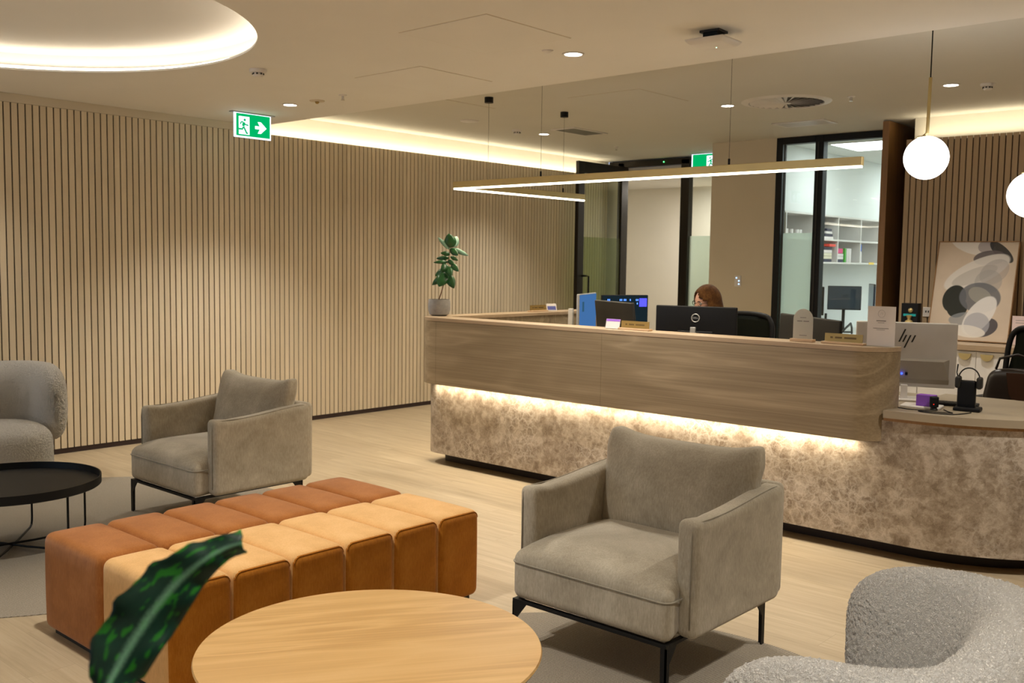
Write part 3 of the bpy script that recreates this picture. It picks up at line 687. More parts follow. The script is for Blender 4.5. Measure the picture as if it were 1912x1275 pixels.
# office lights
for k, (x, y) in enumerate([(-4.0, 10.58), (-2.2, 10.58), (-4.0, 12.9), (-2.2, 12.9)]):
    t = thing('ceiling_light_panel', 'bright white rectangular light panel in the office ceiling' if k == 0 else 'white light panel deeper in the office ceiling', 'light', (x, y, 2.87), 0, None if k == 0 else 'office ceiling panels further in')
    MB().box(-.62, .62, -.38, .38, -.012, 0).build('panel_frame', M['white'], t)
    MB().box(-.595, .595, -.355, .355, -.016, -.012).build('diffuser', M['panel_light'], t)
    light('AREA', 'office_panel_light', (x, y, 2.84), 2.6, COOL, 1.1, .65)

# ------------------------------------------------------------------ rugs
for cx, cy, r, lb in [(-1.87, 2.45, 1.195, 'round woven taupe rug under the oak table and near armchair'), (-5.51, 2.41, 1.40, 'round woven taupe rug under the black tray table')]:
    tag(MB().lathe([(r, 0), (r, .003), (r-.002, .004), (.001, .004)], n=96).build('round_rug', M['carpet'], loc=(cx, cy, .0005)), lb, 'rug', 'round rugs')

# ------------------------------------------------------------------ armchairs
def armchair(label, loc, rz):
    """front is -y, origin on the floor at the centre"""
    t = thing('armchair', label, 'armchair', loc, rz, 'greige upholstered armchairs')
    sm = lambda a: a*a*(3-2*a)
    # seat cushion with a domed top, wider in front of the arms
    def fs(x, y, z):
        k = max(0, min(1, (-.26-y)/.06)); x *= 1+.075*k
        if z > 0: z += .055*max(0, 1-(x/.40)**4)*max(0, 1-((y-.0)/.44)**4)*(z/.10)
        if z > 0 and y < -.2: z -= .02*((-.2-y)/.17)**2*(z/.10)
        return (x, y, z)
    MB().rbox((0, -.015, .30), (.345, .375, .10), .035, 14, fs).build('seat_cushion', M['greige'], t, smooth='all')
    # piping round the front edge of the seat
    hw = .345*1.075+.001
    P = [(-hw, -.30, .352)]+[(-hw+.035-.037*math.cos(a), -.355-.037*math.sin(a), .352) for a in [PI/2*i/6 for i in range(7)]]
    P += [(-hw+.07+(2*hw-.14)*i/10, -.3925, .352) for i in range(11)]
    P += [(hw-.035+.037*math.cos(a), -.355-.037*math.sin(a), .352) for a in [PI/2-PI/2*i/6 for i in range(7)]]+[(hw, -.30, .352)]
    MB().tube(P, .0034, 6).build('piping', M['greige_pipe'], t, smooth='all')
    # arms: upright cushions whose top edge sweeps up to the back
    for sg in (-1, 1):
        def fa(x, y, z, sg=sg):
            v = (y+.335)/.67; top = .0+.040*sm(max(0, min(1, (v-.2)/.8)))
            zz = z+.21
            z2 = z+top*(zz/.42)**2
            x += .022*math.sin(PI*max(0, min(1, zz/.42)))*(-sg)*.6*math.sin(PI*max(0, min(1, v)))
            if y < -.2: z2 += .006*math.cos((y+.335)*20)*(zz/.42)
            if zz < .08: y = y*(1-.06*(1-zz/.08)) if y > 0 else y
            return (x, y, z2)
        a_ = MB().rbox((sg*.378, .045, .415), (.046, .335, .215), .030, 14, fa).build('arm', M['greige'], t, smooth='all')
        q = [(sg*.382+sg*.030, y, .200+.215+.215+.001+.040*sm(max(0, min(1, ((y-.045+.335)/.67-.2)/.8)))) for y in [-.27+.6*i/16 for i in range(17)]]
        MB().tube([(sg*.400, -.291, .24), (sg*.400, -.292, .57), (sg*.400, -.287, .61), (sg*.405, -.27, .627)]+[(sg*.408, y, z-.003) for _, y, z in q[1:]], .003, 5).build('seam_piping', M['greige_pipe'], a_, smooth='all')
    # back panel and loose back cushion with raised corners
    def fb(x, y, z):
        zz = (z+.20)/.4
        y += .10*zz; x *= 1-.0*zz
        return (x, y, z)
    MB().rbox((0, .36, .42), (.42, .035, .205), .03, 8, lambda x, y, z: (x, y+.01*(z+.2), z+.05*max(0, z/.2))).build('back_panel', M['greige'], t, smooth='all')
    def fc(x, y, z):
        u = x/.36; zz = (z+.205)/.41
        puff = (1-abs(u)**3.2)*(math.sin(PI*max(.0, min(1, zz)))**.55)
        y2 = y*(.55+.75*puff)
        z2 = z+(.034*u*u*u*u-.010)*max(0, z/.205)+.012*abs(u)**6*(1 if z > 0 else 0)
        x2 = x*(1+.03*zz)+.004*math.sin(zz*26)*(abs(u)**8)*(1 if x > 0 else -1)
        return (x2, y2+.10*(zz-.5)+.012*puff*-1, z2)
    cu = MB().rbox((0, .245, .60), (.36, .085, .205), .05, 16, fc)
    cu.build('back_cushion', M['greige'], t, smooth='all')
    # metal base
    b = MB(); b.box(-.365, .365, -.385, -.362, .186, .199).box(-.365, .365, .33, .353, .186, .199).box(-.365, -.342, -.362, .33, .186, .199).box(.342, .365, -.362, .33, .186, .199)
    b.build('base_frame', M['blackmetal'], t, bevel=.001)
    for sx in (-1, 1):
        for y0, sy in ((-.385, 1), (.353, -1)):
            x0 = sx*.365
            lg = MB()
            gx, gy = (.024, .072) if sx > 0 else (.072, .024)
            lg.prism([(x0, .187), (x0-sx*gx, .187), (x0-sx*.024, .125), (x0-sx*.022, 0), (x0, 0)], min(y0, y0+sy*.006), max(y0, y0+sy*.006), 'XZ')
            lg.prism([(y0, .187), (y0+sy*gy, .187), (y0+sy*.024, .125), (y0+sy*.022, 0), (y0, 0)], min(x0, x0-sx*.006), max(x0, x0-sx*.006), 'YZ')
            lg.build('leg', M['blackmetal'], t, recalc=True)
    return t
armchair('greige armchair at front centre, between oak table and reception desk', (-2.205, 3.285, .0047), 0)
armchair('greige armchair at left, behind the ottoman near the slatted wall', (-5.305, 3.255, .0047), 0)

# ------------------------------------------------------------------ ottoman
ot = thing('block_ottoman', 'long ottoman of twelve rust and tan velvet blocks', 'ottoman', (-3.56, 2.445, 0))
L6 = .2575
for i in range(6):
    y = -1.545/2+L6/2+i*L6
    for j, x in enumerate((-.255, .245)):
        def fo(px, py, pz):
            k = 1+.02*(1-(pz/.20)**2)
            if pz > .12: pz += .010*(1-(px/.26)**2)*(1-(py/.13)**2)
            return (px, py*k*.992, pz)
        hx = .25
        b = MB().rbox((0, 0, 0), (hx, L6/2, .20), .036, 7, fo)
        if j == 0: o = b.build('velvet_block', M['rust'], ot, smooth='all')
        else:
            for q, f in enumerate(b.f):
                c = sum((Vector(b.v[k]) for k in f), Vector())/len(f)
                if c.x > hx-.014: b.mi[q] = 1
            o = b.build('velvet_block', [M['tan'], M['orange']], ot, smooth='all')
            hy, hz, r = L6/2*.992-.0100, .2-.0100, .026; xx = hx-.0098; P = []
            P += [(xx, -hy+r-r*math.cos(math.radians(a)), hz-r+r*math.sin(math.radians(a))+.002*a/90) for a in range(0, 91, 15)]
            P += [(xx, -hy+r+(2*hy-2*r)*q/6, hz+.0022) for q in range(1, 6)]
            P += [(xx, hy-r+r*math.sin(math.radians(a)), hz-r+r*math.cos(math.radians(a))+.002*(90-a)/90) for a in range(0, 91, 15)]
            MB().tube(P, .0022, 5).build('piping', M['orange'], o, smooth='all')
        o.location = (x+(.0 if j == 0 else .01), y, .222)
MB().box(-.47, .47, -.74, .74, 0, .03).build('plinth', M['charcoal'], ot)

# ------------------------------------------------------------------ round oak table
t = thing('coffee_table', 'round light oak coffee table in the foreground', 'table', (-2.135, 1.797, .0047), math.radians(56))
MB().lathe([(.001, .405), (.44, .405), (.487, .42), (.494, .431), (.491, .437), (.001, .437)], n=96).build('tabletop', M['table_oak'], t, smooth=True)
MB().lathe([(.26, 0), (.25, .012), (.045, .02), (.038, .06), (.038, .38), (.16, .40), (.16, .405)], n=40).build('pedestal', M['blackmetal'], t, smooth=True)

# ------------------------------------------------------------------ black tray table
t = thing('tray_table', 'round black metal tray table with wire legs', 'table', (-5.39, 2.064, .0048))
MB().lathe([(.001, .322), (.440, .322), (.445, .326), (.445, .370), (.439, .370), (.437, .334), (.001, .334)], n=72).build('tray', M['blackmetal'], t, smooth=True)
for k in range(3):
    a = math.radians(143+60*k); c, s_ = math.cos(a), math.sin(a); P = []
    for r_, z in [(.375, .322), (.375, .08), (.372, .05), (.36, .028), (.33, .018+.006*k), (.1, .010+.006*k), (-.1, .010+.006*k), (-.33, .018+.006*k), (-.36, .028), (-.372, .05), (-.375, .08), (-.375, .322)]:
        P.append((r_*c, r_*s_, z-.002))
    MB().tube(P, .006, 8).build('wire_leg', M['blackmetal'], t, smooth=True)

# ------------------------------------------------------------------ boucle tub chairs
def tex(kind, size):
    tx = bpy.data.textures.new('curl_'+kind.lower(), kind); tx.noise_scale = size
    if kind == 'CLOUDS': tx.noise_depth = 1
    return tx
TXA, TXB = tex('CLOUDS', .0072), tex('VORONOI', .0105)
def fuzz(o, lev):
    sb = o.modifiers.new('subdivision', 'SUBSURF'); sb.levels = lev; sb.render_levels = lev
    for tx, st in ((TXA, .0075), (TXB, -.0045)):
        d = o.modifiers.new('curls', 'DISPLACE'); d.texture = tx; d.strength = st; d.mid_level = .5; d.texture_coords = 'LOCAL'
def tub_chair(label, loc, rz, ztop=.76, lev=3):
    t = thing('tub_chair', label, 'armchair', loc, rz, 'cream boucle tub chairs')   # front is -y
    def seat():
        b = MB(); N = 112; rows = []
        prof = [(0, .90), (.004, .97), (.03, 1.0), (.285, 1.0), (.33, .985), (.365, .945), (.39, .88), (.408, .77), (.423, .6), (.432, .38), (.436, .02)]
        fine = []
        for (z0, k0), (z1, k1) in zip(prof, prof[1:]):
            n_ = max(1, round(math.hypot(z1-z0, (k1-k0)*.36)/.026)); fine += [(z0+(z1-z0)*q/n_, k0+(k1-k0)*q/n_) for q in range(n_)]
        prof = fine+[prof[-1]]
        for z, k in prof:
            for i in range(N):
                a = 2*PI*i/N; c, s_ = math.cos(a), math.sin(a); e = 2/2.7
                b.v.append((.395*k*abs(c)**e*(1 if c >= 0 else -1), -.0+.325*k*abs(s_)**e*(1 if s_ >= 0 else -1), z))
        for r in range(len(prof)-1):
            for i in range(N): b.f.append((r*N+i, r*N+(i+1) % N, (r+1)*N+(i+1) % N, (r+1)*N+i)); b.mi.append(0)
        b.f.append(tuple(range(N-1, -1, -1))); b.mi.append(0); b.f.append(tuple((len(prof)-1)*N+i for i in range(N))); b.mi.append(0)
        return b
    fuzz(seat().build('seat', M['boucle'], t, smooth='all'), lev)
    b = MB(); NU, NV = 104, 44; zb = .27; zc0 = (ztop+zb)/2; hb = (ztop-zb)/2
    rx, ye, yb_, rc = .415, -.078, .415, .23
    PT = [(-rx, ye+(yb_-rc-ye)*i/20) for i in range(20)]+[(-rx+rc-rc*math.cos(PI/2*i/20), yb_-rc+rc*math.sin(PI/2*i/20)) for i in range(21)]
    PT += [(-rx+rc+(2*rx-2*rc)*i/10, yb_+.015*math.sin(PI*i/10)) for i in range(1, 10)]
    PT += [(-x, y) for x, y in reversed(PT[:41])]
    cum = [0]
    for p, q in zip(PT, PT[1:]): cum.append(cum[-1]+math.hypot(q[0]-p[0], q[1]-p[1]))
    def at_(s01):
        L = s01*cum[-1]; k = 0
        while k < len(cum)-2 and cum[k+1] < L: k += 1
        f = (L-cum[k])/max(1e-9, cum[k+1]-cum[k]); return (PT[k][0]+(PT[k+1][0]-PT[k][0])*f, PT[k][1]+(PT[k+1][1]-PT[k][1])*f)
    for i in range(NU+1):
        u = -1+2*i/NU; u = math.sin(u*PI/2)
        s_ = max(.02, (1-abs(u)**9.0))**.5
        cx, cy = at_((u+1)/2); p0 = at_(max(0, (u+1)/2-.02)); p1 = at_(min(1, (u+1)/2+.02)); tx, ty = p1[0]-p0[0], p1[1]-p0[1]; tl = math.hypot(tx, ty)
        nx, ny = -ty/tl, tx/tl
        lean = .04*max(0, ny)
        for k in range(NV):
            q = 2*PI*k/NV; cc, ss = math.cos(q), math.sin(q); e = 2/2.6
            a_ = (.112+.026*max(0, ny))*s_*abs(cc)**e*(1 if cc >= 0 else -1); z_ = hb*(.55+.45*s_)*s_**.25*abs(ss)**e*(1 if ss >= 0 else -1)
            zc = zc0-.02*abs(u)**2.5
            b.v.append((cx+nx*(a_+lean*z_), cy+ny*(a_+lean*z_*1.5), zc+z_))
    for i in range(NU):
        for k in range(NV): b.f.append((i*NV+k, i*NV+(k+1) % NV, (i+1)*NV+(k+1) % NV, (i+1)*NV+k)); b.mi.append(0)
    b.f.append(tuple(range(NV))); b.mi.append(0); b.f.append(tuple(NU*NV+k for k in range(NV))); b.mi.append(0)
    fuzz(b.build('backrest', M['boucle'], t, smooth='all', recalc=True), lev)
    return t
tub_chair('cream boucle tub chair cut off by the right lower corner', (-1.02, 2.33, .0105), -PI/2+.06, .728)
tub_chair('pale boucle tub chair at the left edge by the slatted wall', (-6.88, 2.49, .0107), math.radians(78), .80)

# ------------------------------------------------------------------ foreground leaf
pl = thing('potted_foliage_plant', 'dark green variegated leaf in the foreground before the ottoman', 'plant', (-.60, .22, 0))
def ray(px, py, d):
    v = F_+R_*((px-956)/FPX)-U_*((py-637.5)/FPX); return Vector((0, 0, 1.55))+v*d
mid = [ray(x, y, d)-Vector((-.60, .22, 0)) for x, y, d in [(196, 1290, .86), (226, 1235, .88), (268, 1168, .90), (315, 1105, .92), (365, 1058, .935), (412, 1028, .95), (456, 1012, .965)]]
def lerpP(P, t):
    k = min(len(P)-2, int(t*(len(P)-1))); f = t*(len(P)-1)-k; 
    p0, p1, p2, p3 = P[max(0, k-1)], P[k], P[k+1], P[min(len(P)-1, k+2)]
    return .5*((2*p1)+(p2-p0)*f+(2*p0-5*p1+4*p2-p3)*f*f+(3*p1-p0-3*p2+p3)*f**3)
def big_leaf():
    b = MB(); NU, NV = 40, 12; uv = []
    for i in range(NU+1):
        u = i/NU; c = lerpP(mid, u); tg = (lerpP(mid, min(1, u+.01))-lerpP(mid, max(0, u-.01))).normalized()
        vd = (c+Vector((-.60, .22, 0))-Vector((0, 0, 1.55))).normalized(); sd = tg.cross(vd).normalized()
        K = [(0, .006), (.06, .016), (.15, .0265), (.35, .0295), (.55, .025), (.75, .0155), (.9, .0105), (1, .011)]
        for (a0, w0), (a1, w1) in zip(K, K[1:]):
            if a0 <= u <= a1+1e-9: q_ = (u-a0)/(a1-a0); q_ = q_*q_*(3-2*q_) if a0 == 0 else q_; w_ = w0+(w1-w0)*q_
        for j in range(NV+1):
            v = -1+2*j/NV; wv = 1+(.06*math.sin(u*38)+.03*math.sin(u*71+1) if v > 0 else .02*math.sin(u*17))
            off = sd*(w_*v*wv)*(1.12 if v > 0 else .92); dep = vd*(.010*abs(v)**1.3+.004*math.sin(u*24+v*2)*abs(v))*1.0
            if i == NU: off = off-tg*(.010*(1-min(1, abs(v+.25)*1.6)))
            b.v.append(tuple(c+off+dep)); uv.append((.5+.5*v, u))
    n = (NU+1)*(NV+1)
    for i in range(NU):
        for j in range(NV):
            a = i*(NV+1)+j; b.f.append((a, a+1, a+NV+2, a+NV+1)); b.mi.append(0)
    o = b.build('leaf', M['bigleaf'], pl, smooth='all')
    L = o.data.uv_layers.new(name='uv')
    for lp in o.data.loops: L.data[lp.index].uv = uv[lp.vertex_index]
    sl = o.modifiers.new('thickness', 'SOLIDIFY'); sl.thickness = .0012
big_leaf()
m0 = mid[0]
MB().tube([tuple(m0+Vector((0, 0, .002))), tuple(m0+Vector((.02, -.02, -.03))), (-.06, .05, 1.0), (-.02, .02, .9), (0, 0, .7)], [.003, .004, .005, .006, .008], 8).build('leaf_stalk', M['leaf'], pl, smooth='all')
MB().tube([(0, 0, .42), (.004, 0, .55), (0, 0, .72)], [.016, .013, .009], 10).build('stem', M['leaf'], pl, smooth='all')
MB().lathe([(.12, 0), (.15, .1), (.165, .44), (.15, .44), (.14, .40), (.001, .40)], n=32).build('pot', M['concrete'], pl, smooth=True)

# ------------------------------------------------------------------ reception desk
rd = thing('reception_desk', 'long timber and brown marble reception desk with glowing underside', 'reception desk', (0, 0, 0))
up = [(-5.6, 7.7), (-5.6, 5.35)]+arc(-5.35, 5.35, .25, 180, 270, 10)[1:]+[(-4.5, 5.1), (-3.6, 5.1), (-2.14, 5.1)]+arc(-2.14, 5.29, .19, 270, 360, 10)[1:]+[(-1.95, 5.31)]
def seg(path, i0, i1): return path[i0:i1]
# counter panels, with hairline joints between
iA = 1+10
MB().ribbon([(-5.6, 7.7), (-5.6, 5.35)]+arc(-5.35, 5.35, .25, 180, 270, 10)[1:]+[(-5.326, 5.1)], .03, .63, 1.105).build('corner_panel', M['deskwood'], rd, smooth=True, recalc=True)
MB().ribbon([(-5.3245, 5.1), (-3.786, 5.1)], .03, .63, 1.105).build('front_panel', M['deskwood'], rd)
MB().ribbon([(-3.7845, 5.1), (-2.14, 5.1)]+arc(-2.14, 5.29, .19, 270, 360, 10)[1:]+[(-1.95, 5.31)], .03, .63, 1.105).build('front_panel', M['deskwood'], rd, smooth=True, recalc=True)
MB().box(-5.43, -1.975, 5.26, 5.31, .80, 1.105).box(-5.45, -5.41, 5.31, 7.7, .80, 1.105).box(-5.57, -5.45, 7.66, 7.7, .63, 1.105).build('inner_panel', M['deskwood'], rd)
MB().box(-5.36, -2.12, 5.135, 5.30, .632, .645).box(-5.57, -5.45, 5.3, 7.7, .632, .645).build('soffit', M['white'], rd)
MB().ribbon([(-5.602, 7.702), (-5.602, 5.35)]+arc(-5.35, 5.35, .252, 180, 270, 14)[1:]+[(-2.14, 5.098)]+arc(-2.14, 5.29, .192, 270, 360, 12)[1:]+[(-1.948, 5.312)], .21, 1.106, 1.13).build('counter_top', M['capwood'], rd, smooth=True, recalc=True)
stp = [(-5.56, 7.6), (-5.56, 5.35)]+arc(-5.39, 5.35, .17, 180, 270, 8)[1:]+[(-4, 5.18), (-2.5, 5.18), (-1.85, 5.18)]+arc(-1.85, 6.08, .90, 270, 360, 24)[1:]+[(-.95, 6.2)]
MB().ribbon(stp, .03, .088, .626).build('stone_base', M['marble'], rd, smooth=True, recalc=True)
MB().ribbon([(-1.998, 5.18), (-1.85, 5.18)]+arc(-1.85, 6.08, .90, 270, 360, 24)[1:]+[(-.95, 6.2)], .03, .626, .745).build('stone_base_upper', M['marble'], rd, smooth=True, recalc=True)
kp = [(-5.47, 7.55), (-5.47, 5.35), (-5.44, 5.33), (-1.85, 5.33)]+arc(-1.85, 6.08, .75, 270, 360, 24)[1:]+[(-1.10, 6.15)]
MB().ribbon(kp, .03, 0, .09).build('kickboard', M['kick'], rd, smooth=True, recalc=True)
lt = [(-1.97, 5.15), (-1.85, 5.15)]+arc(-1.85, 6.08, .93, 270, 360, 28)[1:]+[(-.92, 6.12), (-1.97, 6.12)]
MB().prism([(x, y) for x, y in lt], .762, .802).build('low_worktop', M['lowtop'], rd, smooth=True)
lt2 = [(-1.97, 5.16), (-1.85, 5.16)]+arc(-1.85, 6.08, .92, 270, 360, 28)[1:]+[(-.93, 6.12), (-1.97, 6.12)]
MB().prism(lt2, .746, .7615).build('worktop_edge', M['brownwood'], rd, smooth=True)
MB().prism([(-5.41, 5.31), (-1.971, 5.31), (-1.971, 6.0), (-4.75, 6.0), (-4.75, 7.65), (-5.41, 7.65)], .762, .802).build('inner_worktop', M['lowtop'], rd)
for q in ((-3.25, -3.21, 5.33, 5.95), (-4.8, -4.76, 5.9, 5.94), (-4.8, -4.76, 7.55, 7.59), (-2.0, -1.97, 5.95, 6.0)):
    MB().box(*q, 0, .76).build('worktop_support', M['charcoal'], rd)
MB().box(-5.3, -2.13, 5.140, 5.160, .6245, .631).build('led_strip', M['led'], rd)

# ------------------------------------------------------------------ lamps over the desk
t = thing('linear_pendant_lamp', 'thin brass L shaped linear pendant lamp over the desk', 'pendant lamp', (-5.6, 5.57, 2.12))
b = MB(); b.box(-.018, 3.29, -.018, .018, .012, .062).box(-.018, .018, .018, 1.66, .012, .062)
b.build('brass_profile', M['brass'], t, bevel=.003)
MB().box(-.012, 3.284, -.012, .012, .0, .0125).box(-.012, .012, .012, 1.654, .0, .0125).build('light_diffuser', emit('pendant_glow', (1, .93, .76), 6), t)
for x, y in ((0, .37), (0, 1.35), (.88, 0), (2.43, 0)):
    MB().tube([(x, y, .095), (x, y, ZF-2.12-.04)], .0012, 5).build('wire', M['charcoal'], t)
    MB().lathe([(.007, .060), (.007, .10), (.001, .10)], (x, y, 0), 12).build('wire_gripper', M['blackmetal'], t)
    MB().lathe([(.036, ZF-2.12-.045), (.036, ZF-2.12)], (x, y, 0), 24).build('ceiling_cup', M['blackmetal'], t, smooth=True)
light('AREA', 'pendant_light_long', (-3.96, 5.57, 2.112), 16, (1, .86, .62), 3.2, .03)
light('AREA', 'pendant_light_short', (-5.6, 6.4, 2.112), 8, (1, .86, .62), .03, 1.6)
def globe(x, y, z, r, label):
    t = thing('globe_pendant_lamp', label, 'pendant lamp', (x, y, z), 0, 'glowing globe pendants')
    MB().sphere((0, 0, 0), r, 40, 24).build('glass_globe', M['globe'], t, smooth='all')
    MB().tube([(-.03, 0, r*.93), (0, 0, r*1.15), (.004, 0, r*1.15+.30)], .009, 10).build('brass_rod', M['brass'], t, smooth='all')
    MB().lathe([(.03, r*.96), (.026, r*1.0), (.001, r*1.01)], (-.025, 0, 0), 16).build('globe_cap', M['brass'], t, smooth=True)
    MB().tube([(.004, 0, r*1.15+.30), (.004, 0, ZF-z-.02)], .0035, 6).build('cord', M['blackmetal'], t)
    MB().lathe([(.05, ZF-z-.025), (.05, ZF-z)], (.004, 0, 0), 24).build('ceiling_rose', M['brass'], t, smooth=True)
    light('POINT', 'globe_light', (x, y, z), 7, (1, .92, .8), r+.01)
globe(-1.978, 5.63, 2.16, .1185, 'glowing white globe pendant on a brass rod, fully in view')
globe(-1.43, 5.62, 1.937, .1185, 'glowing white globe pendant cut off by the right edge')

# ------------------------------------------------------------------ potted plant on the counter
t = thing('potted_rubber_plant', 'small green leafy plant in grey pot on the counter corner', 'plant', (-5.525, 5.325, 1.1305))
MB().lathe([(.055, 0), (.075, .012), (.086, .045), (.0865, .09), (.083, .128), (.078, .128), (.079, .112), (.001, .112)], n=40).build('pot', M['concrete'], t, smooth=True)
MB().lathe([(.001, .113), (.078, .113)], n=24, cap=False).build('soil', M['soil'], t)
K_ = 7.62/FPX
def pp(x, y, d=0): return Vector((0, 0, .128))+R_*((x-822)*K_)-U_*((y-558)*K_)+F_*d
st = [pp(821, 560), pp(826, 545), pp(831, 528), pp(836, 510), pp(838, 490), pp(841, 475), pp(844, 460)]
MB().tube([tuple(p) for p in st], [.0045, .004, .004, .0035, .003, .0025, .002], 8).build('stem', M['stem'], t, smooth='all')
M['leafpale'] = plain('rubber_plant_pale_leaf', (.20, .36, .27), .35, nscale=20, namp=.15)
def leaf(b0, tip, wd, d0=0, d1=0, curl=.15, pale=0, face=0.0):
    A, B = pp(*b0, d0), pp(*tip, d1); ax = B-A; L = ax.length; tg = ax.normalized(); sd = tg.cross(F_+Vector((0, 0, face))).normalized(); nn = sd.cross(tg)
    b = MB(); NU, NV = 12, 6
    for i in range(NU+1):
        u = i/NU; w_ = wd*K_*.5*max(.04, math.sin(PI*(.04+.96*u)**.85)**.75)
        for j in range(NV+1):
            v = -1+2*j/NV; b.v.append(tuple(A+ax*u+sd*(w_*v)+nn*(L*curl*(u*u)-w_*.35*(1-v*v)-L*curl*u)))
    for i in range(NU):
        for j in range(NV): a = i*(NV+1)+j; b.f.append((a, a+1, a+NV+2, a+NV+1)); b.mi.append(0)
    o = b.build('leaf', M['leafpale' if pale else 'leaf'], t, smooth='all')
    s_ = o.modifiers.new('thickness', 'SOLIDIFY'); s_.thickness = .0012
for a in [((845, 461), (840, 436), 23, 0, -.03, .1, 0), ((847, 460), (854, 439), 17, .01, .05, .1, 1), ((841, 464), (820, 443), 8, 0, -.02, .2, 1), ((847, 463), (877, 477), 9, 0, -.03, -.2, 1),
          ((843, 464), (858, 477), 12, -.01, -.05, -.2, 0), ((842, 474), (825, 472), 9, 0, -.03, .4, 0), ((840, 481), (816, 481), 8, 0, .03, .3, 0), ((838, 488), (812, 490), 7, 0, -.04, .3, 0),
          ((843, 478), (857, 485), 7, 0, .03, -.3, 0), ((839, 485), (850, 494), 9, 0, -.03, -.3, 0), ((845, 492), (859, 507), 11, 0, -.05, .1, 0), ((838, 495), (826, 503), 15, 0, -.05, .2, 0),
          ((838, 497), (845, 517), 15, 0, -.06, .2, 0), ((836, 503), (814, 514), 14, 0, .02, .2, 0), ((835, 508), (822, 535), 24, 0, -.05, .15, 0), ((838, 512), (850, 538), 17, 0, -.02, .15, 0), ((833, 512), (808, 531), 13, 0, .03, .15, 0)]:
    leaf(*a)

# ------------------------------------------------------------------ signs on the counter
def strokes(parent, y, rows, mt, name='printed_text'):
    """lines of illegible small print: rows of (z, [(x0, x1), ...], height)"""
    b = MB()
    for z, ws, h_ in rows:
        for x0, x1 in ws: b.box(x0, x1, y-.0004, y, z-h_/2, z+h_/2)
    o = b.build(name, mt, parent); return o
M['print'] = plain('grey_print', (.22, .20, .20), .6)
M['engrave'] = plain('engraved_print', (.14, .085, .02), .5)
M['beech'] = wood('beech_base', [(.52, .34, .20), (.60, .42, .26), (.68, .50, .33)], 'X', 3, .45, cath=.3)
def plaque(loc, rz, label, w_=.213, wb=.24, h_=.045):
    t = thing('name_plaque', label, 'plaque', loc, rz, 'brass name plaques')
    MB().box(-wb/2, wb/2, -.022, .022, 0, .012).build('plaque_base', M['beech'], t, bevel=.002)
    p = MB().box(-w_/2, w_/2, -.002, .002, .0, h_).build('plate', M['brassgold'], t, loc=(0, .0, .0125), rot=(-.06, 0, 0))
    strokes(p, -.0021, [(h_*.5, [(-.075, -.060), (-.048, -.008), (.004, .072)], .010)], M['engrave'])
plaque((-3.60, 5.205, 1.1305), 0, 'brass name plaque beside the purple topped card')
plaque((-2.225, 5.205, 1.1305), 0, 'brass name plaque left of the white standing notice')
plaque((-5.505, 6.49, 1.1305), PI/2, 'distant brass name plaque on the side counter by the slats', .21, .23)
t = thing('card_holder', 'white card with purple header in a clear counter stand', 'card holder', (-3.765, 5.19, 1.1305), 0)
MB().box(-.055, .055, -.001, .001, 0, .062).build('card', M['paper'], t, loc=(0, -.005, .003), rot=(-.22, 0, 0))
c_ = MB().box(-.054, .054, -.0018, -.001, .047, .061).build('purple_header', plain('purple_header_print', (.36, .15, .72), .5), t, loc=(0, -.005, .003), rot=(-.22, 0, 0))
strokes(t, .004, [(.02, [(-.035, .03)], .002), (.03, [(-.035, .01)], .002)], M['print'])
MB().box(-.060, .060, -.012, .03, 0, .003).box(-.060, -.056, -.010, .02, .003, .024).build('stand', M['glass'], t)
t = thing('card_holder', 'small white and blue card standing on the side counter', 'card holder', (-5.50, 6.67, 1.1305), math.radians(70))
MB().box(-.05, .05, -.001, .001, 0, .065).build('card', M['paper'], t, loc=(0, -.005, .003), rot=(-.3, 0, 0))
MB().box(-.042, .042, -.0018, -.001, .008, .042).build('blue_print', plain('blue_print', (.10, .12, .40), .5), t, loc=(0, -.005, .003), rot=(-.3, 0, 0))
MB().box(-.055, .055, -.012, .03, 0, .003).build('stand', M['glass'], t)
t = thing('arched_sign', 'arched frosted acrylic sign on a small timber base', 'sign', (-2.462, 5.205, 1.1305), 0)
MB().box(-.068, .068, -.022, .022, 0, .016).build('sign_base', M['beech'], t, bevel=.002)
ar = [(-.058, .006), (.058, .006), (.058, .125)]+[(.058*math.cos(PI*i/16), .125+.060*math.sin(PI*i/16)) for i in range(1, 16)]+[(-.058, .125)]
M['acrylic'] = glass('frosted_acrylic', (.8, .8, .78), True, .85, (.68, .66, .63))
ac = MB().prism(ar, -.002, .002, 'XZ').build('arched_panel', M['acrylic'], t, recalc=True)
strokes(ac, -.0022, [(.115, [(-.035, -.004), (.002, .036)], .006), (.135, [(-.018, .018)], .004), (.035, [(-.02, .025)], .004)], M['print'])
t = thing('notice_stand', 'white printed notice standing at the counter end', 'sign', (-2.025, 5.215, 1.1305), math.radians(4))
MB().box(-.073, .073, -.0015, .0015, .004, .215).build('notice', M['paper'], t)
MB().box(-.076, .076, -.028, .028, 0, .003).build('clear_holder', M['glass'], t)
n_ = strokes(t, -.0016, [(.138, [(-.026, .024)], .0045), (.128, [(-.018, .016)], .002), (.098, [(-.042, .040)], .003), (.090, [(-.024, .020)], .002)], M['print'])
M['faint'] = plain('faint_grey_print', (.52, .48, .48), .6)
MB().tube([(.018*math.cos(2*PI*i/24), -.0020, .176+.020*math.sin(2*PI*i/24)) for i in range(24)], .0009, 4, closed=True).tube([(-.006, -.0020, .172), (.0, -.0020, .185), (.004, -.0020, .170), (.008, -.0020, .182)], .0008, 4).build('round_emblem', M['faint'], t)

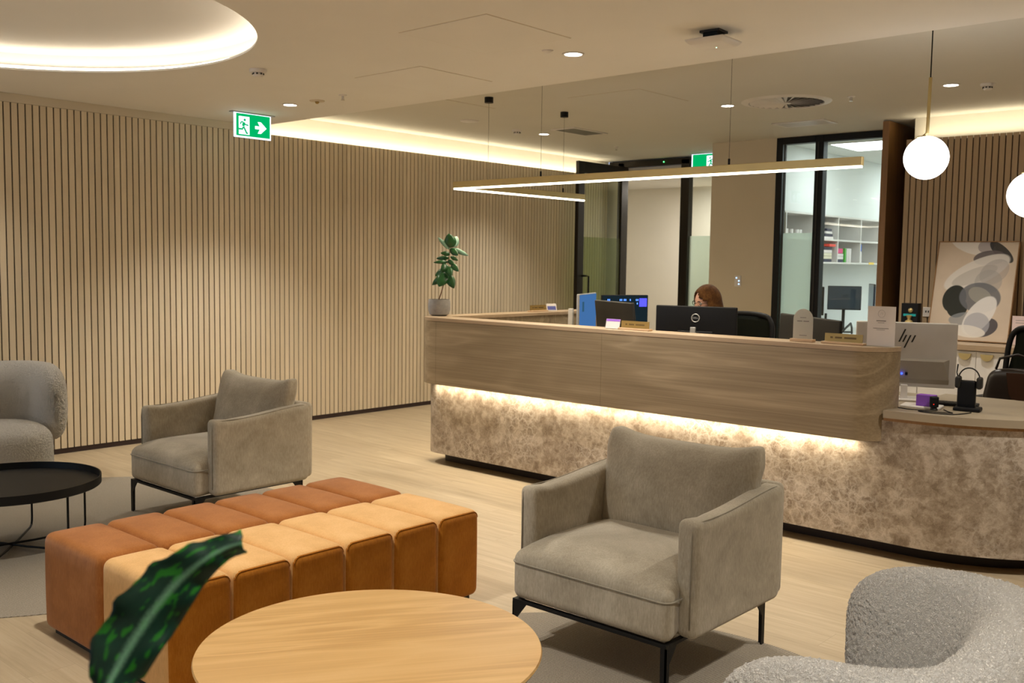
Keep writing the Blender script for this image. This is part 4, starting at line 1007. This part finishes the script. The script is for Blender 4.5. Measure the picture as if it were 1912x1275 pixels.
# ------------------------------------------------------------------ monitors
def ring(r, cx, cz, y, n=28): return [(cx+r*math.cos(2*PI*i/n), y, cz+r*math.sin(2*PI*i/n)) for i in range(n)]
def monitor(name, label, x, y, rz, ztop, w_, h_, body, screen=None, tilt=0, roll=0, logo=None, base=.8025, group=None, neckm=None, rear=None, nk=None):
    """screen faces local +y, back faces -y"""
    t = thing(name, label, 'monitor', (x, y, base), rz, group)
    H = ztop-base; zc = H-h_/2
    hs = MB().rbox((0, 0, 0), (w_/2, .012, h_/2), .008, 4).build('housing', body, t, loc=(0, .03, zc), rot=(tilt, roll, 0), smooth='all')
    sc_ = MB().box(-w_/2+.008, w_/2-.008, .0118, .0128, -h_/2+.014, h_/2-.008).build('screen', screen or M['blackplastic'], hs)
    if logo != 'hp': MB().rbox((0, -.014, -h_*.22), (w_*.22, .010, h_*.24), .008, 3).build('rear_cover', rear or body, hs, smooth='all')
    MB().box(-.018, .018, -.045, -.022, .01, H-(nk or h_*.95)).build('neck', neckm or M['silver'], t, bevel=.003)
    MB().rbox((0, -.0, .006), (.11, .085, .006), .005, 3).build('foot', neckm or M['silver'], t, smooth='all')
    if logo == 'dell':
        lg = MB().tube(ring(.027, 0, .095, -.0135), .0032, 6, closed=True).build('round_logo', M['silver'], hs)
        text('logo_letters', 'DELL', .0175, M['silver'], lg, (0, -.0135, .095), FRONT, .0008)
    if logo == 'hp':
        b = MB(); K1 = 1.35
        for x0, z0, z1 in ((-.030, -.02, .035), (-.015, -.02, .010), (.002, -.045, .010), (.020, -.02, .010)):
            sl = .42; b.add([(x0+sl*z0, -.0135, z0), (x0+.0065+sl*z0, -.0135, z0), (x0+.0065+sl*z1, -.0135, z1), (x0+sl*z1, -.0135, z1),
                             (x0+sl*z0, -.0125, z0), (x0+.0065+sl*z0, -.0125, z0), (x0+.0065+sl*z1, -.0125, z1), (x0+sl*z1, -.0125, z1)], [(0, 1, 2, 3), (7, 6, 5, 4), (0, 4, 5, 1), (1, 5, 6, 2), (2, 6, 7, 3), (3, 7, 4, 0)])
        o_ = b.build('slanted_letter_logo', M['charcoal'], hs, loc=(.012, 0, .100)); o_.scale = (K1, 1, K1)
    return t, hs
monitor('computer_monitor', 'large black monitor in front of the seated person', -3.525, 5.80, math.radians(15), 1.272, .565, .35, M['blackplastic'], logo='dell', nk=.140)
monitor('computer_monitor', 'dark monitor behind the arched sign', -2.68, 5.70, math.radians(-24), 1.245, .54, .33, M['charcoal'], logo='dell', roll=math.radians(2), neckm=M['charcoal'])
monitor('computer_monitor', 'grey brown monitor behind the purple topped card', -4.20, 5.78, math.radians(-24), 1.283, .54, .31, M['charcoal'], tilt=math.radians(7), neckm=M['charcoal'])
M['bluescreen'] = emit('blue_screen_glow', (.035, .10, .24), 1.0)
t, hs = monitor('computer_monitor', 'narrow looking monitor with a blue screen at the desk corner', -5.0, 6.47, math.radians(-66), 1.306, .60, .35, M['silver'], M['bluescreen'])
MB().box(-.02, .02, -.02, .02, 0, .372).build('stand_column', M['white'], t, loc=(-.0265, -.1086, 0), bevel=.004)
MB().box(.14, .20, .0129, .0135, .03, .11).build('screen_window', emit('screen_dark', (.02, .06, .10), 1), hs)
t, hs = monitor('computer_monitor', 'monitor with dark screen and blue icons behind the grey monitor', -5.13, 7.22, math.radians(-118), 1.278, .46, .29, M['blackplastic'], emit('icon_screen', (.006, .012, .016), 1))
M['icon'] = emit('blue_icon', (.08, .22, .9), 2.0)
ib = MB()
for k, (ix, iz) in enumerate([(.17, .10), (.155, .10), (.05, .10), (.035, .10), (.01, .10), (-.005, .10), (-.05, .10), (-.11, .10), (-.125, .10), (-.0, .065), (-.12, .068)]): ib.box(ix-.004, ix+.004, .0129, .0134, iz-.008, iz+.008)
ib.build('screen_icon', M['icon'], hs); MB().box(-.215, -.14, .0129, .0134, .04, .115).build('screen_window', emit('screen_violet', (.07, .07, .75), 1.2), hs)
# silver all in one computer with slanted logo
t, hs = monitor('desktop_computer', 'light grey all in one computer with slanted letter logo', -2.055, 5.665, math.radians(22), 1.243, .54, .37, M['whitegrey'], logo='hp', tilt=math.radians(3), neckm=M['white'], rear=M['whitegrey'])
t['category'] = 'computer'
b = MB(); w2, h2 = .235, .165
b.add([(-w2, -.03, -h2+.03), (w2, -.03, -h2+.03), (w2-.035, -.045, -.03), (-w2+.035, -.045, -.03), (-w2, -.011, -h2), (w2, -.011, -h2), (w2, -.011, -.02), (-w2, -.011, -.02)],
      [(0, 1, 2, 3), (4, 5, 1, 0), (5, 6, 2, 1), (3, 2, 6, 7), (7, 4, 0, 3)])
b.build('port_cover', plain('grey_beige_cover', (.36, .33, .28), .45), hs, recalc=True)
MB().sphere((-.015, -.045, -.105), .006, 10, 6).build('blue_port_light', emit('blue_lamp', (.02, .05, 1), 4), hs)
MB().rbox((-.055, -.045, -.10), (.012, .012, .009), .004, 2).rbox((.010, -.04, -.105), (.007, .012, .008), .003, 2).build('plug', M['blackplastic'], hs, smooth='all')
MB().tube([(-.055, -.055, -.10), (-.08, -.075, -.13), (-.10, -.09, -.20), (-.10, -.09, -.27)], .0025, 6).build('power_cable', M['blackplastic'], hs, smooth='all')

# ------------------------------------------------------------------ things on the low worktop
tag(MB().rbox((0, 0, .03), (.045, .03, .03), .002, 2).build('purple_box', M['purple'], loc=(-1.835, 5.40, .815)), 'small purple box on the white tray beside the computer', 'box')
tag(MB().rbox((0, 0, .006), (.10, .07, .006), .004, 3).build('white_tray', M['white'], loc=(-1.865, 5.42, .8025), rot=(0, 0, .15), smooth='all'), 'flat white tray under the small purple box', 'tray')
t = thing('webcam', 'short black cylindrical webcam with a tiny red light', 'camera', (-1.775, 5.34, .8025))
MB().lathe([(.022, .018), (.023, .03), (.023, .07), (.018, .074), (.001, .074)], n=24).build('body', M['blackplastic'], t, smooth=True)
MB().lathe([(.018, 0), (.02, .003), (.014, .018), (.001, .018)], n=20).build('base', M['charcoal'], t, smooth=True)
MB().sphere((.006, -.0225, .035), .002, 8, 6).build('red_light', emit('red_led', (1, .02, .01), 3), t)
t = thing('keyboard', 'black keyboard behind the webcam on low worktop', 'keyboard', (-1.78, 5.62, .8025), .2)
MB().rbox((0, 0, .008), (.14, .05, .008), .004, 3).build('case', M['blackplastic'], t, smooth='all')
b = MB()
for i in range(16):
    for j in range(5): b.box(-.132+i*.0165, -.119+i*.0165, -.042+j*.0165, -.029+j*.0165, .0155, .018)
b.build('keys', M['charcoal'], t)
t = thing('headset_stand', 'black desk phone cradle holding a headset, right of the webcam', 'headset', (-1.645, 5.47, .8025), math.radians(8))
MB().rbox((0, 0, .010), (.065, .05, .010), .006, 3).build('cradle_base', M['blackplastic'], t, smooth='all')
MB().rbox((-.01, .01, .085), (.045, .022, .075), .012, 4).build('cradle_body', M['blackplastic'], t, smooth='all')
MB().tube([(-.03+.052*math.cos(PI*i/14)+.03, .0, .165+.062*math.sin(PI*i/14)) for i in range(15)], [.007]*15, 8, flat=.5).build('headband', M['blackplastic'], t, smooth='all')
for sx in (-1, 1): MB().rbox((sx*.052, 0, .150), (.014, .03, .032), .012, 4).build('ear_cushion', M['charcoal'], t, smooth='all')
MB().tube([(-.052, 0, .17), (-.06, -.01, .20), (-.055, -.015, .245)], [.004, .003, .004], 8).build('microphone_arm', M['blackplastic'], t, smooth='all')
cb = MB()
for P in ([(-1.945, 5.29, .8055), (-1.88, 5.27, .8055), (-1.80, 5.30, .8055), (-1.76, 5.33, .8055)], [(-1.74, 5.39, .8055), (-1.70, 5.33, .8055), (-1.665, 5.29, .8055), (-1.73, 5.27, .8055), (-1.82, 5.245, .8055), (-1.77, 5.215, .8055), (-1.66, 5.235, .8055), (-1.62, 5.30, .8055), (-1.60, 5.38, .8055)]):
    q = []
    for i in range((len(P)-1)*5+1): q.append(tuple(lerpP([Vector(p) for p in P], i/((len(P)-1)*5))))
    tag(MB().tube(q, .0027, 6).build('cable', M['blackplastic'], smooth='all'), 'thin black cable lying loosely on the low worktop', 'cable', 'loose cables on the worktop')
# things on the hidden working level
t = thing('keyboard', 'black keyboard under the hands of the seated person', 'keyboard', (-3.86, 6.02, .8025), 0)
MB().rbox((0, 0, .008), (.20, .06, .008), .004, 3).build('case', M['blackplastic'], t, smooth='all')
b = MB()
for i in range(22):
    for j in range(5): b.box(-.186+i*.0170, -.172+i*.0170, -.045+j*.0180, -.031+j*.0180, .0155, .018)
b.build('keys', M['charcoal'], t)

# ------------------------------------------------------------------ office chairs
def office_chair(label, loc, rz):
    """faces -y, backrest at +y"""
    t = thing('office_chair', label, 'office chair', loc, rz, 'black mesh office chairs')
    b = MB(); w_ = .245
    fr = [(-w_, .23, .66), (-w_-.005, .26, .85), (-w_, .285, 1.05), (-w_+.03, .295, 1.135), (-w_+.09, .30, 1.165), (0, .305, 1.175), (w_-.09, .30, 1.165), (w_-.03, .295, 1.135), (w_, .285, 1.05), (w_+.005, .26, .85), (w_, .23, .66), (w_-.06, .215, .60), (0, .21, .59), (-w_+.06, .215, .60)]
    Q = [tuple(lerpP([Vector(p) for p in fr+[fr[0]]], i/56)) for i in range(56)]
    b.tube(Q, .019, 8, closed=True).build('back_frame', M['blackplastic'], t, smooth='all')
    g = MB(); n = 10
    for i in range(n+1):
        for j in range(n+1):
            u, v = -1+2*i/n, j/n; z = .60+.56*v; y = .215+.09*v**.8+.025*(1-u*u)*0+.012*math.sin(PI*v); hw_ = w_*(.86+.14*math.sin(PI*min(1, v*1.15+.1)))-.0*v
            g.v.append((u*hw_, y+.02*(1-u*u), z))
    for i in range(n):
        for j in range(n): a = i*(n+1)+j; g.f.append((a, a+n+1, a+n+2, a+1)); g.mi.append(0)
    o = g.build('mesh_back', M['mesh_fabric'], t, smooth='all'); sd = o.modifiers.new('thickness', 'SOLIDIFY'); sd.thickness = .006
    MB().rbox((0, -.02, .475), (.245, .24, .04), .035, 6, lambda x, y, z: (x, y, z-.01*(x/.245)**2)).build('seat', M['cloth_dark'], t, smooth='all')
    for sx in (-1, 1):
        a_ = MB().rbox((sx*.285, .0, .70), (.04, .125, .015), .013, 4).build('arm_pad', M['blackplastic'], t, smooth='all')
        MB().tube([(sx*.285, .03, .69), (sx*.285, .03, .52), (sx*.25, .03, .455), (sx*.12, .03, .44)], .014, 8).build('arm_post', M['blackplastic'], a_, smooth='all')
    MB().tube([(0, .05, .44), (0, .20, .44), (0, .245, .52), (0, .235, .62)], .022, 8).build('back_support', M['blackplastic'], t, smooth='all')
    MB().lathe([(.035, .07), (.035, .22), (.022, .22), (.022, .43), (.09, .435), (.09, .45)], n=20).build('gas_column', M['blackplastic'], t, smooth=True)
    for k in range(5):
        a = 2*PI*k/5+.3; c, s_ = math.cos(a), math.sin(a)
        lg = MB().tube([(.03*c, .03*s_, .10), (.16*c, .16*s_, .095), (.31*c, .31*s_, .07)], [.026, .02, .016], 8).build('star_leg', M['blackplastic'], t, smooth='all')
        MB().lathe([(.001, -.012), (.024, -.012), (.027, -.006), (.027, .006), (.024, .012), (.001, .012)], n=16).xf(Matrix.Translation((.31*c, .31*s_, .0275)) @ Matrix.Rotation(a+PI/2, 4, 'Z') @ Matrix.Rotation(PI/2, 4, 'Y')).build('castor', M['blackplastic'], lg, smooth=True)
    return t
office_chair('black mesh office chair of the seated person', (-3.84, 6.75, 0), math.radians(-6))
office_chair('black mesh office chair at the right edge holding a brown bag', (-1.74, 6.82, 0), math.radians(-14))
t = thing('handbag', 'dark brown leather handbag with a gold clasp on an office chair', 'bag', (-1.75, 6.76, .5145), .15)
MB().rbox((0, 0, .205), (.19, .085, .205), .05, 6, lambda x, y, z: (x*(1-.18*(z/.205)), y*(1-.35*(z/.205)), z-.02*(x/.19)**2*(z > 0)*(z/.205))).build('bag_body', M['leather'], t, smooth='all')
MB().prism([(-.05, .39), (.13, .39), (.11, .20), (.03, .15), (-.03, .26)], -.098, -.086, 'XZ').build('flap', M['leather_brown'], t, recalc=True)
MB().rbox((0, -.101, .21), (.014, .005, .012), .003, 2).build('gold_clasp', M['brass'], t)
MB().tube([(-.12, 0, .40), (-.10, .0, .47), (0, 0, .50), (.10, 0, .47), (.12, 0, .40)], .008, 8).build('handle', M['leather'], t, smooth='all')

# ------------------------------------------------------------------ cabinets behind the desk
def cabinet(x0, x1, label, doors):
    t = thing('base_cabinet', label, 'cabinet', ((x0+x1)/2, 8.59, 0), 0, 'white base cabinets under the artwork')
    W = (x1-x0)/2-.001
    MB().box(-W, W, -.265, .275, .08, .898).build('carcass', M['white'], t)
    MB().box(-W, W, -.22, .25, 0, .08).build('plinth', M['blackplastic'], t)
    n = doors; dw = 2*W/n
    for i in range(n):
        d = MB().box(-W+i*dw+.0015, -W+(i+1)*dw-.0015, -.285, -.266, .085, .893).build('door', M['white'], t, bevel=.001)
        hx = -W+(i+1)*dw-.083 if i % 2 == 0 else -W+i*dw+.083
        MB().prism([(hx-.047, .875-.0), (hx+.047, .875)]+[(hx+.047*math.cos(-PI*k/14), .875+.047*math.sin(-PI*k/14)*1.1) for k in range(1, 14)], -.305, -.286, 'XZ').build('half_round_pull', M['brass'], d, recalc=True)
for x0, x1, lb, n in [(-3.28, -2.906, 'narrow white cabinet behind the silver computer', 1), (-2.904, -2.004, 'white cabinet with two half round brass pulls below artwork', 2), (-2.002, -1.102, 'white cabinet behind the office chair at right', 2), (-1.10, -.2, 'white cabinet outside the view at right', 2)]: cabinet(x0, x1, lb, n)
tag(MB().box(-3.285, -.195, 8.285, 8.868, .900, .945).build('cabinet_worktop', M['capwood'], bevel=.002), 'pale timber worktop running over the white cabinets', 'worktop')
th = math.radians(13.5)
t = thing('framed_artwork', 'large abstract artwork of grey ovals leaning on the slatted wall', 'artwork', (-2.635, 8.635, .9495), (-th, 0, 0))
W, H = .63, .85
MB().box(-W/2, W/2, -.004, .004, .0, H).build('canvas', M['art'], t)
b = MB(); fw = .007
b.box(-W/2-fw, -W/2, -.012, .028, -.0, H+fw).box(W/2, W/2+fw, -.012, .028, 0, H+fw).box(-W/2-fw, W/2+fw, -.012, .028, 0, fw).box(-W/2-fw, W/2+fw, -.012, .028, H, H+fw)
b.build('oak_frame', M['brownwood'], t)
t = thing('trophy_box', 'small black boxed ornament with gold and teal details', 'ornament', (-3.09, 8.6, .9455))
MB().box(-.07, .07, -.03, .05, 0, .305).build('black_case', M['blackplastic'], t, bevel=.003)
MB().lathe([(.001, .0), (.035, 0), (.03, .015), (.012, .025), (.02, .05), (.03, .06), (.001, .066)], (0, -.032, .14), 20).build('gold_figure', M['brass'], t, smooth=True)
MB().box(-.05, .055, -.034, -.030, .195, .215).build('teal_band', plain('teal_ribbon', (.01, .42, .45), .4), t)
MB().sphere((.01, -.034, .245), .02, 12, 8).build('gold_emblem', M['brass'], t, smooth='all')
t = thing('wall_socket', 'white power socket on the slats left of the artwork', 'socket', (-3.045, 8.877, 1.17))
MB().rbox((0, -.005, 0), (.037, .005, .042), .003, 2).build('socket_plate', M['white'], t)
MB().box(-.015, -.005, -.0115, -.0095, -.006, .012).box(.007, .017, -.0115, -.0095, -.006, .012).build('socket_slot', M['charcoal'], t)
t = thing('notice_stand', 'pale pink notice standing on the cabinet at the right edge', 'sign', (-2.20, 8.58, .9455), 0)
MB().box(-.075, .075, -.002, .002, .003, .235).build('notice', M['pinkpaper'], t)
strokes(t, -.0022, [(.20, [(-.05, .05)], .004), (.18, [(-.05, .03)], .004)], M['print'])
MB().sphere((-.01, -.003, .135), (.009, .001, .011), 10, 6).build('printed_emblem', plain('red_brown_print', (.3, .04, .03), .5), t)
MB().box(-.08, .08, -.03, .03, 0, .003).build('clear_base', M['glass'], t)
t = thing('switch_panel', 'small wall panel with glowing blue buttons', 'switch', (-5.335, 9.6495, 1.385))
MB().rbox((0, -.006, 0), (.038, .006, .06), .003, 2).build('switch_plate', M['white'], t)
for x, z in ((-.014, .034), (.016, .002), (.016, -.032)): MB().lathe([(.001, 0), (.009, 0), (.009, .001), (.001, .001)], n=12).xf(Matrix.Translation((x, -.012, z)) @ Matrix.Rotation(PI/2, 4, 'X')).build('lit_button', emit('button_glow', (.40, .60, 1), 1.3), t)

# ------------------------------------------------------------------ office beyond the window
t = thing('cubby_shelf', 'white wall mounted cubby shelf in the office behind the window', 'shelf', (-5.35, 11.9, 1.59))
b = MB()
for z in (0, .27, .55): MB().box(.0, .35, -1.87, 1.87, z-.0, z+.02).build('shelf_board', M['white'], t)
for y in (10.07, 10.75, 11.43, 12.1, 12.75, 13.4): MB().box(.003, .348, y-11.9-.01, y-11.9+.01, .02, .55).build('divider', M['white'], t)
MB().box(0, .004, -1.87, 1.87, .02, .55).build('back_board', M['office_paint'], t)
def item(name, label, cat, x, y, z, sx, sy, sz, mt, group=None, rot=0):
    o = MB().rbox((0, 0, sz/2), (sx/2, sy/2, sz/2), min(sx, sy, sz)*.12, 2).build(name, mt, loc=(x, y, z), rot=(0, 0, rot)); tag(o, label, cat, group); return o
cols = {'white': M['paper'], 'navy': plain('navy_cover', (.015, .02, .06), .5), 'red': plain('red_cover', (.75, .05, .03), .5), 'pink': plain('pink_cover', (.75, .06, .22), .5), 'green': plain('green_cover', (.08, .45, .05), .5), 'blue': plain('blue_cover', (.02, .15, .75), .5), 'cream': plain('cream_cover', (.7, .66, .5), .5), 'yellow': plain('yellow_tab', (.9, .62, .1), .5)}
zu, zl = 1.8803, 1.6103
for k, (y, r) in enumerate([(10.22, .045), (10.36, .035), (10.50, .035), (10.58, .035)]):
    b = MB().lathe([(r*.8, 0), (r, .01), (r, .09), (r*.9, .09), (r*.85, .012), (.001, .012)], n=20)
    o = b.build('mug', M['white'], loc=(-5.10, y, zu), smooth=True); tag(o, 'white cup on the upper office shelf behind the glass', 'cup', 'white cups on the upper office shelf')
for k in range(4): item('folded_paper', 'white and navy folder lying in the upper cubby', 'folder', -5.14, 11.18, zu+k*.031, .26, .26-.02*k, .028, cols['navy' if k in (1, 3) else 'white'], 'folders stacked in the upper cubby', .05*k)
for k in range(6): item('paper_pack', 'white paper pack stacked in the lower cubby', 'paper pack', -5.14, 10.93, zl+k*.031, .24, .18, .028, cols['white'], 'white packs in the lower cubby', .03*k)
for k, c_ in enumerate(['navy', 'cream', 'cream', 'white', 'navy']): item('book', ['navy book at the bottom of the lower cubby pile', 'lower cream book in the cubby pile', 'upper cream book in the cubby pile', 'white book under the top navy book', 'navy book just below the red book'][k], 'book', -5.13, 11.20, zl+k*.036, .22, .22, .034, cols[c_])
item('book', 'red book on top of the pile in the lower cubby', 'book', -5.11, 11.24, zl+.182, .24, .27, .03, cols['red'], None, .15)
for k, c_ in enumerate(['navy', 'white', 'white']): item('book', ['navy book at the base of the pink topped pile', 'lower white book under the pink book', 'upper white book under the pink book'][k], 'book', -5.12, 11.56, zl+k*.035, .2, .16, .033, cols[c_])
item('book', 'bright pink box leaning on the pile in the middle cubby', 'book', -5.12, 11.55, zl+.106, .2, .15, .06, cols['pink'])
item('book', 'upright green book in the middle lower cubby', 'book', -5.12, 11.70, zl, .2, .04, .17, cols['green'])
for k in range(3): item('binder', 'slim white binder standing beside the green book', 'binder', -5.12, 11.76+k*.045, zl, .2, .035, .17, cols['white'], 'white binders beside the green book')
item('tissue_box', 'tall white and blue carton in the right lower cubby', 'box', -5.10, 12.20, zl, .12, .09, .14, cols['white'])
item('carton', 'blue carton on top of the white carton', 'box', -5.10, 12.20, zl+.142, .11, .1, .09, cols['blue'])
item('sticky_note', 'yellow label stuck on the front of lower shelf board', 'label', -4.997, 12.45, 1.588, .004, .16, .03, cols['yellow'])
t = thing('office_desk', 'white wall desk under the shelf in the office', 'desk', (-4.96, 11.9, 0))
MB().box(-.37, .37, -2.0, 2.0, .73, .76).build('desktop', M['white'], t)
for y in (-1.9, 0, 1.9): MB().box(-.33, .33, y-.02, y+.02, 0, .73).build('desk_leg', M['white'], t)
M['scr'] = plain('dark_blue_grey_screen', (.05, .065, .08), .25)
for k, (x, y, rz, zt, w_, h_, lb) in enumerate([(-4.98, 11.62, 208, 1.325, .39, .29, 'grey blue monitor on an arm, largest in the office'), (-4.83, 10.70, 122, 1.33, .42, .32, 'edge on monitor beside the window mullion in the office'), (-4.80, 12.10, 120, 1.35, .42, .32, 'dark monitor right of the largest office monitor'), (-4.70, 12.50, 120, 1.35, .42, .30, 'black monitor partly hidden by the timber panel')]):
    monitor('computer_monitor', lb, x, y, math.radians(rz), zt, w_, h_, M['charcoal'], M['scr'], base=.7605, neckm=M['charcoal'])
tag(MB().tube([(-4.75, 11.0, .773), (-4.72, 11.1, .85), (-4.70, 11.18, .90), (-4.72, 11.26, .85), (-4.75, 11.34, .773)], .012, 8).build('cable', M['charcoal'], smooth='all'), 'looped dark cable under the largest office monitor', 'cable')
tag(MB().tube([(-4.75, 11.72, .768), (-4.7, 11.76, .85), (-4.72, 11.84, .90), (-4.75, 11.9, .768)], .006, 8).build('cable', M['charcoal'], smooth='all'), 'thin dark cable hanging right of the largest office monitor', 'cable')

# ------------------------------------------------------------------ the seated person
def skin_obj(name, joints, edges, mt, parent, extra=None, sub=2, grow=0):
    me = bpy.data.meshes.new(name); me.from_pydata([j[0] for j in joints], edges, [])
    o = bpy.data.objects.new(name, me); C.objects.link(o)
    s_ = o.modifiers.new('skin', 'SKIN'); s_.use_smooth_shade = True; s_.branch_smoothing = .3
    for v, j in zip(me.skin_vertices[0].data, joints):
        r = j[1]; r = (r, r) if not isinstance(r, tuple) else r; v.radius = (r[0]+grow, r[1]+grow)
    me.skin_vertices[0].data[0].use_root = True
    sb = o.modifiers.new('sub', 'SUBSURF'); sb.levels = sub; sb.render_levels = sub
    bpy.context.view_layer.update()
    m2 = bpy.data.meshes.new_from_object(o.evaluated_get(bpy.context.evaluated_depsgraph_get()))
    bpy.data.objects.remove(o)
    if extra is None:
        m2.materials.clear(); m2.materials.append(mt); o = bpy.data.objects.new(name, m2); C.objects.link(o); o.parent = parent
        m2.polygons.foreach_set('use_smooth', [True]*len(m2.polygons)); return o
    b = extra; off = len(b.v)
    b.v += [tuple(v.co) for v in m2.vertices]; b.f += [tuple(off+i for i in p.vertices) for p in m2.polygons]; b.mi += [0]*len(m2.polygons)
    return b.build(name, mt, parent, smooth='all')
ps = thing('person', 'seated person with auburn hair and glasses behind the large monitor', 'person', (-3.89, 6.70, .0), 0)
J = [((0, .10, .57), .115), ((0, .07, .72), .105), ((0, .0, .90), .115), ((0, -.045, 1.02), .075), ((0, -.085, 1.09), .045), ((0, -.115, 1.165), .045)]
Ed = [(0, 1), (1, 2), (2, 3), (3, 4), (4, 5)]
arms = []; legs = []
for sx in (-1, 1):
    n = len(J); J += [((sx*.145, -.03, 1.0), .052), ((sx*.215, -.10, .86), .042), ((sx*.205, -.22, .835), .036), ((sx*.15, -.43, .852), .026), ((sx*.145, -.475, .850), .024)]
    Ed += [(3, n), (n, n+1), (n+1, n+2), (n+2, n+3), (n+3, n+4)]
    n = len(J); J += [((sx*.09, .04, .575), .085), ((sx*.12, -.20, .585), .072), ((sx*.13, -.40, .57), .055), ((sx*.13, -.40, .33), .048), ((sx*.13, -.38, .10), .034), ((sx*.13, -.46, .055), .034), ((sx*.13, -.56, .04), .026)]
    Ed += [(0, n), (n, n+1), (n+1, n+2), (n+2, n+3), (n+3, n+4), (n+4, n+5), (n+5, n+6)]
hd = MB(); HT = Matrix.Translation((0, -.135, 1.272)) @ Matrix.Rotation(math.radians(-24), 4, 'Z') @ Matrix.Rotation(math.radians(9), 4, 'X') @ Matrix.Rotation(math.radians(4), 4, 'Y')
g_ = lambda d, s_: math.exp(-d*d/(2*s_*s_))
def face(x, y, z):
    k = max(0, -z/.115); x *= 1-.38*k**1.6; y = y*(1-.16*k**2)
    if y < 0:
        y -= .021*g_(x, .010)*g_(z+.018, .018)+.006*g_(x, .022)*g_(z+.062, .012)+.007*g_(x, .03)*g_(z+.10, .014)+.004*g_(z-.025, .012)
        y += .010*(g_(x-.030, .012)+g_(x+.030, .012))*g_(z-.004, .010)
    return (x, y, z)
hd.sphere((0, 0, 0), (.073, .092, .115), 40, 32, 0, face)
for sx in (-1, 1): hd.rbox((sx*.072, .008, -.008), (.006, .016, .028), .005, 3)
for sx in (-1, 1):       # hands with separate bent fingers resting on the keys
    pc = HT.inverted()
    hand = MB(); bx_, by_, bz_ = sx*.145, -.505, .846
    hand.rbox((bx_, by_, bz_), (.036, .042, .012), .010, 4)
    for k, (dx, L) in enumerate(((-.027, .058), (-.009, .068), (.010, .074), (.028, .062))):
        x = bx_+sx*(-dx); r = .0085
        hand.tube([(x, by_-.030, bz_+.002), (x*1.0, by_-.040-L*.35, bz_+.008), (x, by_-.040-L*.68, bz_+.001), (x, by_-.040-L*.95, bz_-.014)], [r, r*.95, r*.85, r*.6], 8)
    hand.tube([(bx_-sx*.030, by_+.015, bz_), (bx_-sx*.050, by_-.012, bz_-.002), (bx_-sx*.056, by_-.038, bz_-.008)], [.011, .0095, .007], 8)
    hd.add([tuple(pc @ Vector(p)) for p in hand.v], hand.f)
hd.xf(HT)
skin_obj('body', J, Ed, M['skin'], ps, extra=hd)
JT = [j for j in J]
def sub(idx, grow, name, mt):
    mp = {a: i for i, a in enumerate(idx)}
    skin_obj(name, [J[a] for a in idx], [(mp[a], mp[b_]) for a, b_ in Ed if a in mp and b_ in mp], mt, ps, grow=grow)
sub([0, 1, 2, 3, 6, 7, 8, 9, 18, 19, 20, 21], .012, 'long_sleeved_top', M['cloth_dark'])
sub([0, 11, 12, 13, 14, 15, 23, 24, 25, 26, 27], .014, 'trousers', M['cloth_dark'])
for a in ((16, 17), (28, 29)): skin_obj('shoe', [((J[a[0]-1][0][0], -.37, .05), .04), (J[a[0]][0], .038), (J[a[1]][0], .032)], [(0, 1), (1, 2)], M['blackplastic'], ps, grow=.004)
hr = MB(); NA, NZ = 56, 18
for j in range(NZ+1):
    v = j/NZ
    if v < .5: tt = v/.5*PI/2; rr, z = math.sin(tt), .127*math.cos(tt)+.004
    else: rr, z = 1+.06*math.sin((v-.5)/.5*PI), -(v-.5)/.5*.175
    for i in range(NA):
        a = 2*PI*i/NA; wob = 1+.012*math.sin(a*9+v*4)
        hr.v.append(((.097+.006*(v > .5))*rr*math.cos(a)*wob, .010+.110*rr*math.sin(a)*wob*(1 if math.sin(a) > 0 else 1.02), z))
for j in range(NZ):
    for i in range(NA):
        am = ((i+.5)/NA*360) % 360; d = abs(am-270); v = (j+.5)/NZ
        part = .335 if am < 283 else .335+(am-283)/62*.18          # side parting
        if am < 283: part = .25 if am > 235 else .25+(235-am)/25*.3
        if am < 283: d -= 8
        if d < 60 and v > part: continue
        hr.f.append((j*NA+i, j*NA+(i+1) % NA, (j+1)*NA+(i+1) % NA, (j+1)*NA+i)); hr.mi.append(0)
hr.xf(HT); o = hr.build('bobbed_hair', M['hair'], ps, smooth='all'); sd = o.modifiers.new('thickness', 'SOLIDIFY'); sd.thickness = .012; sd.offset = .2
gl = MB()
for sx in (-1, 1):
    gl.tube([(sx*.031+.024*math.cos(2*PI*i/20), -.091, .004+.018*math.sin(2*PI*i/20)) for i in range(20)], .0022, 6, closed=True)
    gl.tube([(sx*.055, -.088, .008), (sx*.072, -.06, .008), (sx*.077, .0, .004)], .002, 6)
gl.tube([(-.008, -.096, .008), (0, -.102, .010), (.008, -.096, .008)], .002, 6)
gl.xf(HT).build('glasses', M['blackplastic'], ps)
for sx in (-1, 1):
    MB().sphere((sx*.030, -.073, .003), .0115, 14, 10).xf(HT).build('eye', plain('eye_white', (.7, .68, .65), .2), ps, smooth='all')
    MB().sphere((sx*.030, -.0825, .001), .0045, 10, 8).xf(HT).build('iris', plain('iris', (.05, .03, .02), .2), ps, smooth='all')
MB().sphere((0, -.083, -.062), (.020, .006, .0055), 14, 8).xf(HT).build('lips', plain('lips', (.5, .16, .13), .4), ps, smooth='all')
